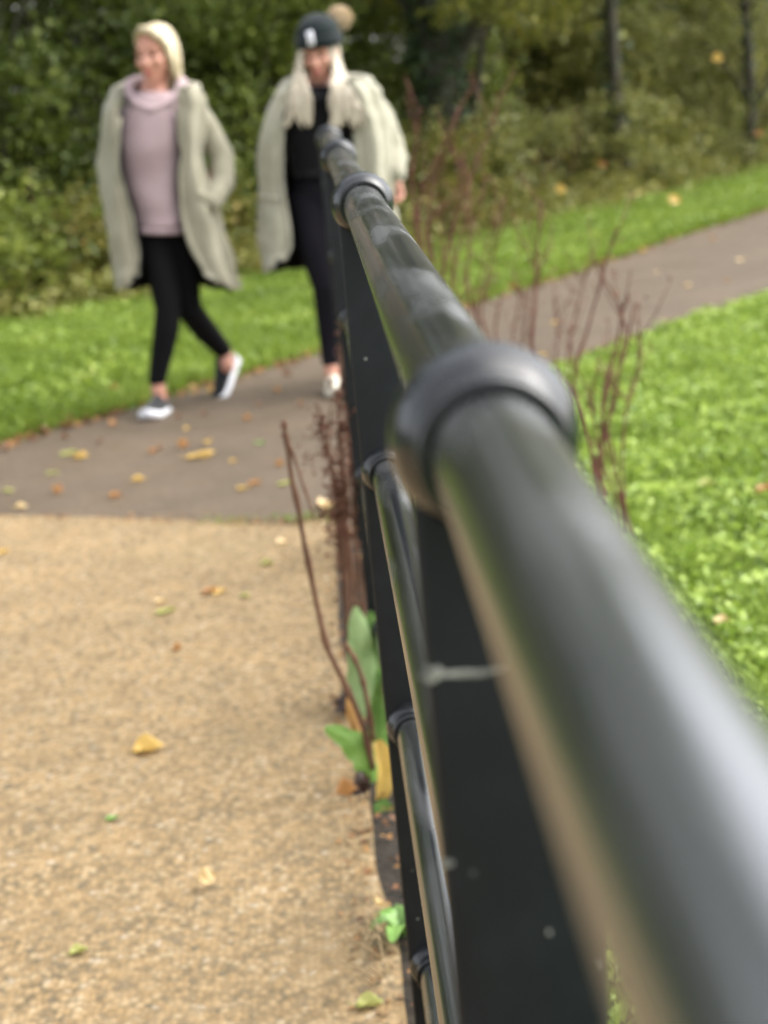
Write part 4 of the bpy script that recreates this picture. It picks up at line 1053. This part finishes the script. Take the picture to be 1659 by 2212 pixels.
# -------- the woman in the bobble hat
B = Person('woman walking in a dark bobble hat, open cream coat, black hoodie and long pale hair', 8.62, 757, 850)
B.ax0, B.ax1, B.gy0 = 757, -45, 850
b = Blob()
Mh = head(b, B.L(690, 118, -.01), R(-14), R(10), .98)
nk = B.L(688, 178, .03)
b.cap(Mh @ Vector((0, .025, -.06)), nk, .048, .05); b.cap(nk, B.L(692, 215, .03), .055, .075)
b.chain([B.L(695, 230, .02), B.L(695, 300, 0), B.L(694, 370, 0), B.L(692, 430, .02)], [.085, .088, .085, .10])
wrR = B.L(855, 386, -.03)
for sh, el, wr in (((628, 215, .03), (592, 310, .06), (592, 402, -.02)), ((790, 205, .03), (845, 305, .06), None)):
    w_ = wrR if wr is None else B.L(*wr)
    b.chain([B.L(695, 222, .03), B.L(*sh), B.L(*el), w_], [.07, .052, .040, .027])
    if wr is None: hand(b, w_, (0.02, -.25, -1), (-.6, -.8, 0), 1.15, -1)
    else: hand(b, w_, (B.L(588, 445, 0) - w_), (0, -1, 0), .5, -1)
hpL, hpR = B.L(668, 445, 0), B.L(716, 445, .02)
knL, anL = B.L(706, 615, -.10), B.L(714, 782, -.08)
knR, anR = B.L(752, 610, .08), B.L(795, 745, .36)
b.chain([hpL, knL, B.L(712, 680, -.07), anL], [.080, .052, .050, .034]); b.chain([hpR, knR, B.L(775, 665, .22), anR], [.080, .052, .050, .034])
b.cap(anL, anL + Vector((0, -.01, -.07)), .034, .033); b.cap(anR, anR + Vector((.0, -.03, -.06)), .034, .033)
bodyB = b.build('body', M['skin'], B.root, .0075, 3)
face_parts(B.root, bodyB, Mh)
b = Blob()
b.chain([hpL, B.L(686, 530, -.06), knL, B.L(712, 672, -.08), anL + Vector((0, 0, .01))], [.104, .092, .070, .068, .043])
b.chain([hpR, B.L(733, 530, .04), knR, B.L(776, 663, .22), anR], [.100, .084, .062, .058, .040])
b.ell(B.L(690, 412, .02), (.128, .122, .135)); b.build('leggings', M['legging2'], B.root, .009, 5)
hx = Vector((.12, -1)).normalized()
shoe(B.root, Vector((anL.x, anL.y, 0)) - Vector((hx.x, hx.y, 0)) * .05, hx, -.12, M['shoe_cream'], M['shoe_cream'])
hx = Vector((0, -1)); shoe(B.root, Vector((anR.x, anR.y - .02, .0)) + Vector((0, .0, 0)), hx, .7, M['shoe_cream'], M['shoe_cream'])
B.torso('hoodie', [(185, 650, 735, .5), (205, 635, 752, .8), (240, 622, 766, 1.0), (290, 614, 772, 1.12), (330, 622, 768, 1.02), (365, 630, 762, 1.0), (384, 634, 758, 1.0)], .128, .11, M['blackfleece'], 4)
b = Blob(); ring = [(645, 190, -.02), (655, 208, -.085), (690, 218, -.115), (722, 208, -.09), (742, 188, -.03), (735, 176, .10), (690, 176, .14), (650, 178, .09)]
pts = [B.L(*p) for p in ring]; b.chain(pts + [pts[0]], [.022] * 9); hd = b.build('hood', M['blackfleece'], B.root, .009, 5)
# white print on the chest of the hoodie: a slanted swoosh-like bar group
def chest_print(px, py, rows):
    acc = Acc()
    for dy, x0, x1, h in rows:
        top = [B.L(px + x0, py + dy, -.158), B.L(px + x1, py + dy - 3, -.150)]; bot = [B.L(px + x1, py + dy + h - 3, -.152), B.L(px + x0, py + dy + h, -.160)]
        q = top + bot; acc.add(q + [p + Vector((0, .006, 0)) for p in q], [(0, 3, 2, 1), (4, 5, 6, 7), (0, 1, 5, 4), (1, 2, 6, 5), (2, 3, 7, 6), (3, 0, 4, 7)])
    return acc.build('chest_print', M['print'], B.root, False)
chest_print(735, 222, [(-6, -8, 6, 6), (4, -12, 12, 8), (15, -14, 16, 6), (24, -10, 16, 4)])
B.coat([(172, 618, 644, 742, 798), (190, 604, 638, 744, 816), (215, 590, 624, 756, 826), (260, 577, 613, 766, 838), (330, 567, 608, 775, 845), (400, 563, 612, 782, 846), (470, 564, 620, 788, 849), (530, 569, 624, 795, 853), (565, 572, 612, 806, 855), (588, 576, 598, 814, 856)], .145, .17, M['coat2'], seed=7)
for pts, rad in (([(628, 212, .03), (602, 270, .05), (590, 330, .05), (588, 402, -.03)], [.062, .060, .058, .050]), ([(786, 206, .03), (824, 258, .05), (846, 320, .05), (853, 374, -.02)], [.064, .064, .062, .054])):
    b = Blob(); P = [B.L(*p) for p in pts]; b.chain(P, rad)
    for k in range(7):
        t = random.uniform(0, .999) * (len(P) - 1); i = int(t); c = P[i].lerp(P[i + 1], t - i); a = random.uniform(0, 6.28); b.ell(c + Vector((math.cos(a), math.sin(a), 0)) * rad[i] * .5, (rad[i] * .62, rad[i] * .62, .035))
    b.build('sleeve', M['coat2'], B.root, .010, 5)
b = Blob(); P = [B.L(*p) for p in [(632, 184, -.08), (622, 180, .03), (642, 180, .14), (700, 185, .17), (765, 178, .14), (796, 176, .05), (778, 190, -.08)]]
b.chain(P, [.014, .024, .042, .05, .044, .028, .015]); b.build('coat_hood', M['coat2'], B.root, .009, 5)
b = Blob(); b.cap(B.L(562, 424, -.10), B.L(600, 430, -.16), .011, .012); b.build('pocket_flap', M['coat2'], B.root, .006, 4)
# long hair down both sides
b = Blob(); b.M = Mh; b.ell((0, .03, .04), (.084, .096, .084)); b.M = Matrix.Identity(4)
rh = random.Random(5)
for k in range(84):
    sd_ = -1 if k % 5 < 2 else 1; q = rh.random()
    x0 = 687 + sd_ * (31 + 12 * q); x1 = (690 - 14 - 60 * q) if sd_ < 0 else (690 + 22 + 78 * q)
    yb = 232 + 46 * rh.random(); wv = rh.uniform(-6, 6)
    P = [B.L(x0, 108 + 8 * q, -.035 + .03 * q), B.L(x0 + sd_ * 5, 148, -.095 + .03 * q), B.L(x0 * .62 + x1 * .38 + wv * .5, 184, -.165 + .015 * q), B.L(x0 * .28 + x1 * .72 - wv, 218, -.185 + .01 * q), B.L(x1 + wv, yb, -.19)]
    b.chain([Vector(p) for p in cr(P, 9)], [.007, .008, .0085, .0085, .008, .0075, .007, .006, .004])
for pts, rad in (([(655, 105, -.05), (645, 150, -.075), (640, 185, -.11), (636, 215, -.14)], [.016, .018, .014, .005]),                  ([(712, 105, -.05), (722, 150, -.07), (734, 180, -.09), (745, 205, -.12), (752, 225, -.14)], [.018, .022, .020, .012, .005]),
                 ([(718, 110, -.0), (735, 160, -.02), (755, 195, -.08), (770, 225, -.12)], [.024, .026, .018, .006]),
                 ([(700, 120, .09), (705, 190, .15), (705, 260, .2)], [.08, .08, .05])):
    b.chain([B.L(*p) for p in pts], rad)
b.build('hair', M['ash'], B.root, .005, 2)
# beanie with turned up brim, badge and pompom
b = Blob(); b.M = Mh; b.ell((0, .03, .088), (.098, .110, .088)); b.ell((0, .028, .062), (.099, .112, .06))
hat = b.build('beanie', M['beanie'], B.root, .006, 4)
acc = Acc(); n = 48; rings = []
for zz, k in ((.022, 1.0), (.024, 1.05), (.045, 1.07), (.068, 1.06), (.074, 1.01), (.070, .97)):
    rings.append([Mh @ Vector((.101 * k * math.cos(2 * math.pi * j / n) * (1 + .012 * (j % 2)), .026 + .115 * k * math.sin(2 * math.pi * j / n) * (1 + .012 * (j % 2)), zz + .012 * (1 - math.sin(2 * math.pi * j / n)) * .5 + .006)) for j in range(n)])
acc.add(*loft(rings)); acc.build('brim', M['beanie'], hat)
acc = Acc()                                     # the pale stitched badge: a leaning forked figure on the brim
def badge(pts, r):
    P = []
    for u, v in pts:
        a = -math.pi / 2 - .05 + u; P.append(Mh @ Vector((.1085 * math.cos(a), .026 + .124 * math.sin(a), .088 + v)))
    acc.tube([P[0].lerp(P[-1], 0)] + P[1:], r, 8)
badge([(-.02, -.030), (.0, -.01), (.03, .012), (.05, .034)], [.010, .012, .010, .005]); badge([(-.12, .030), (-.08, .012), (-.02, .0), (.06, -.012), (.1, -.026)], [.005, .010, .012, .009, .005]); badge([(-.10, -.03), (-.06, -.012), (.0, .0)], [.006, .009, .010])
acc.build('badge', M['print'], hat)
pc = B.L(733, 40, .06)
V, Fc = leaf_cloud(np.array([tuple(pc + Vector((random.gauss(0, 1), random.gauss(0, 1), random.gauss(0, 1))).normalized() * .05 * random.uniform(.85, 1.05)) for _ in range(2600)]), .022, 0, .2)
b = Blob(); b.ell(pc, .049); pm = b.build('pompom', M['pom'], hat, .006, 3)
link('fur', np_mesh('fur', V, Fc), M['pom'], pm, smooth=False)
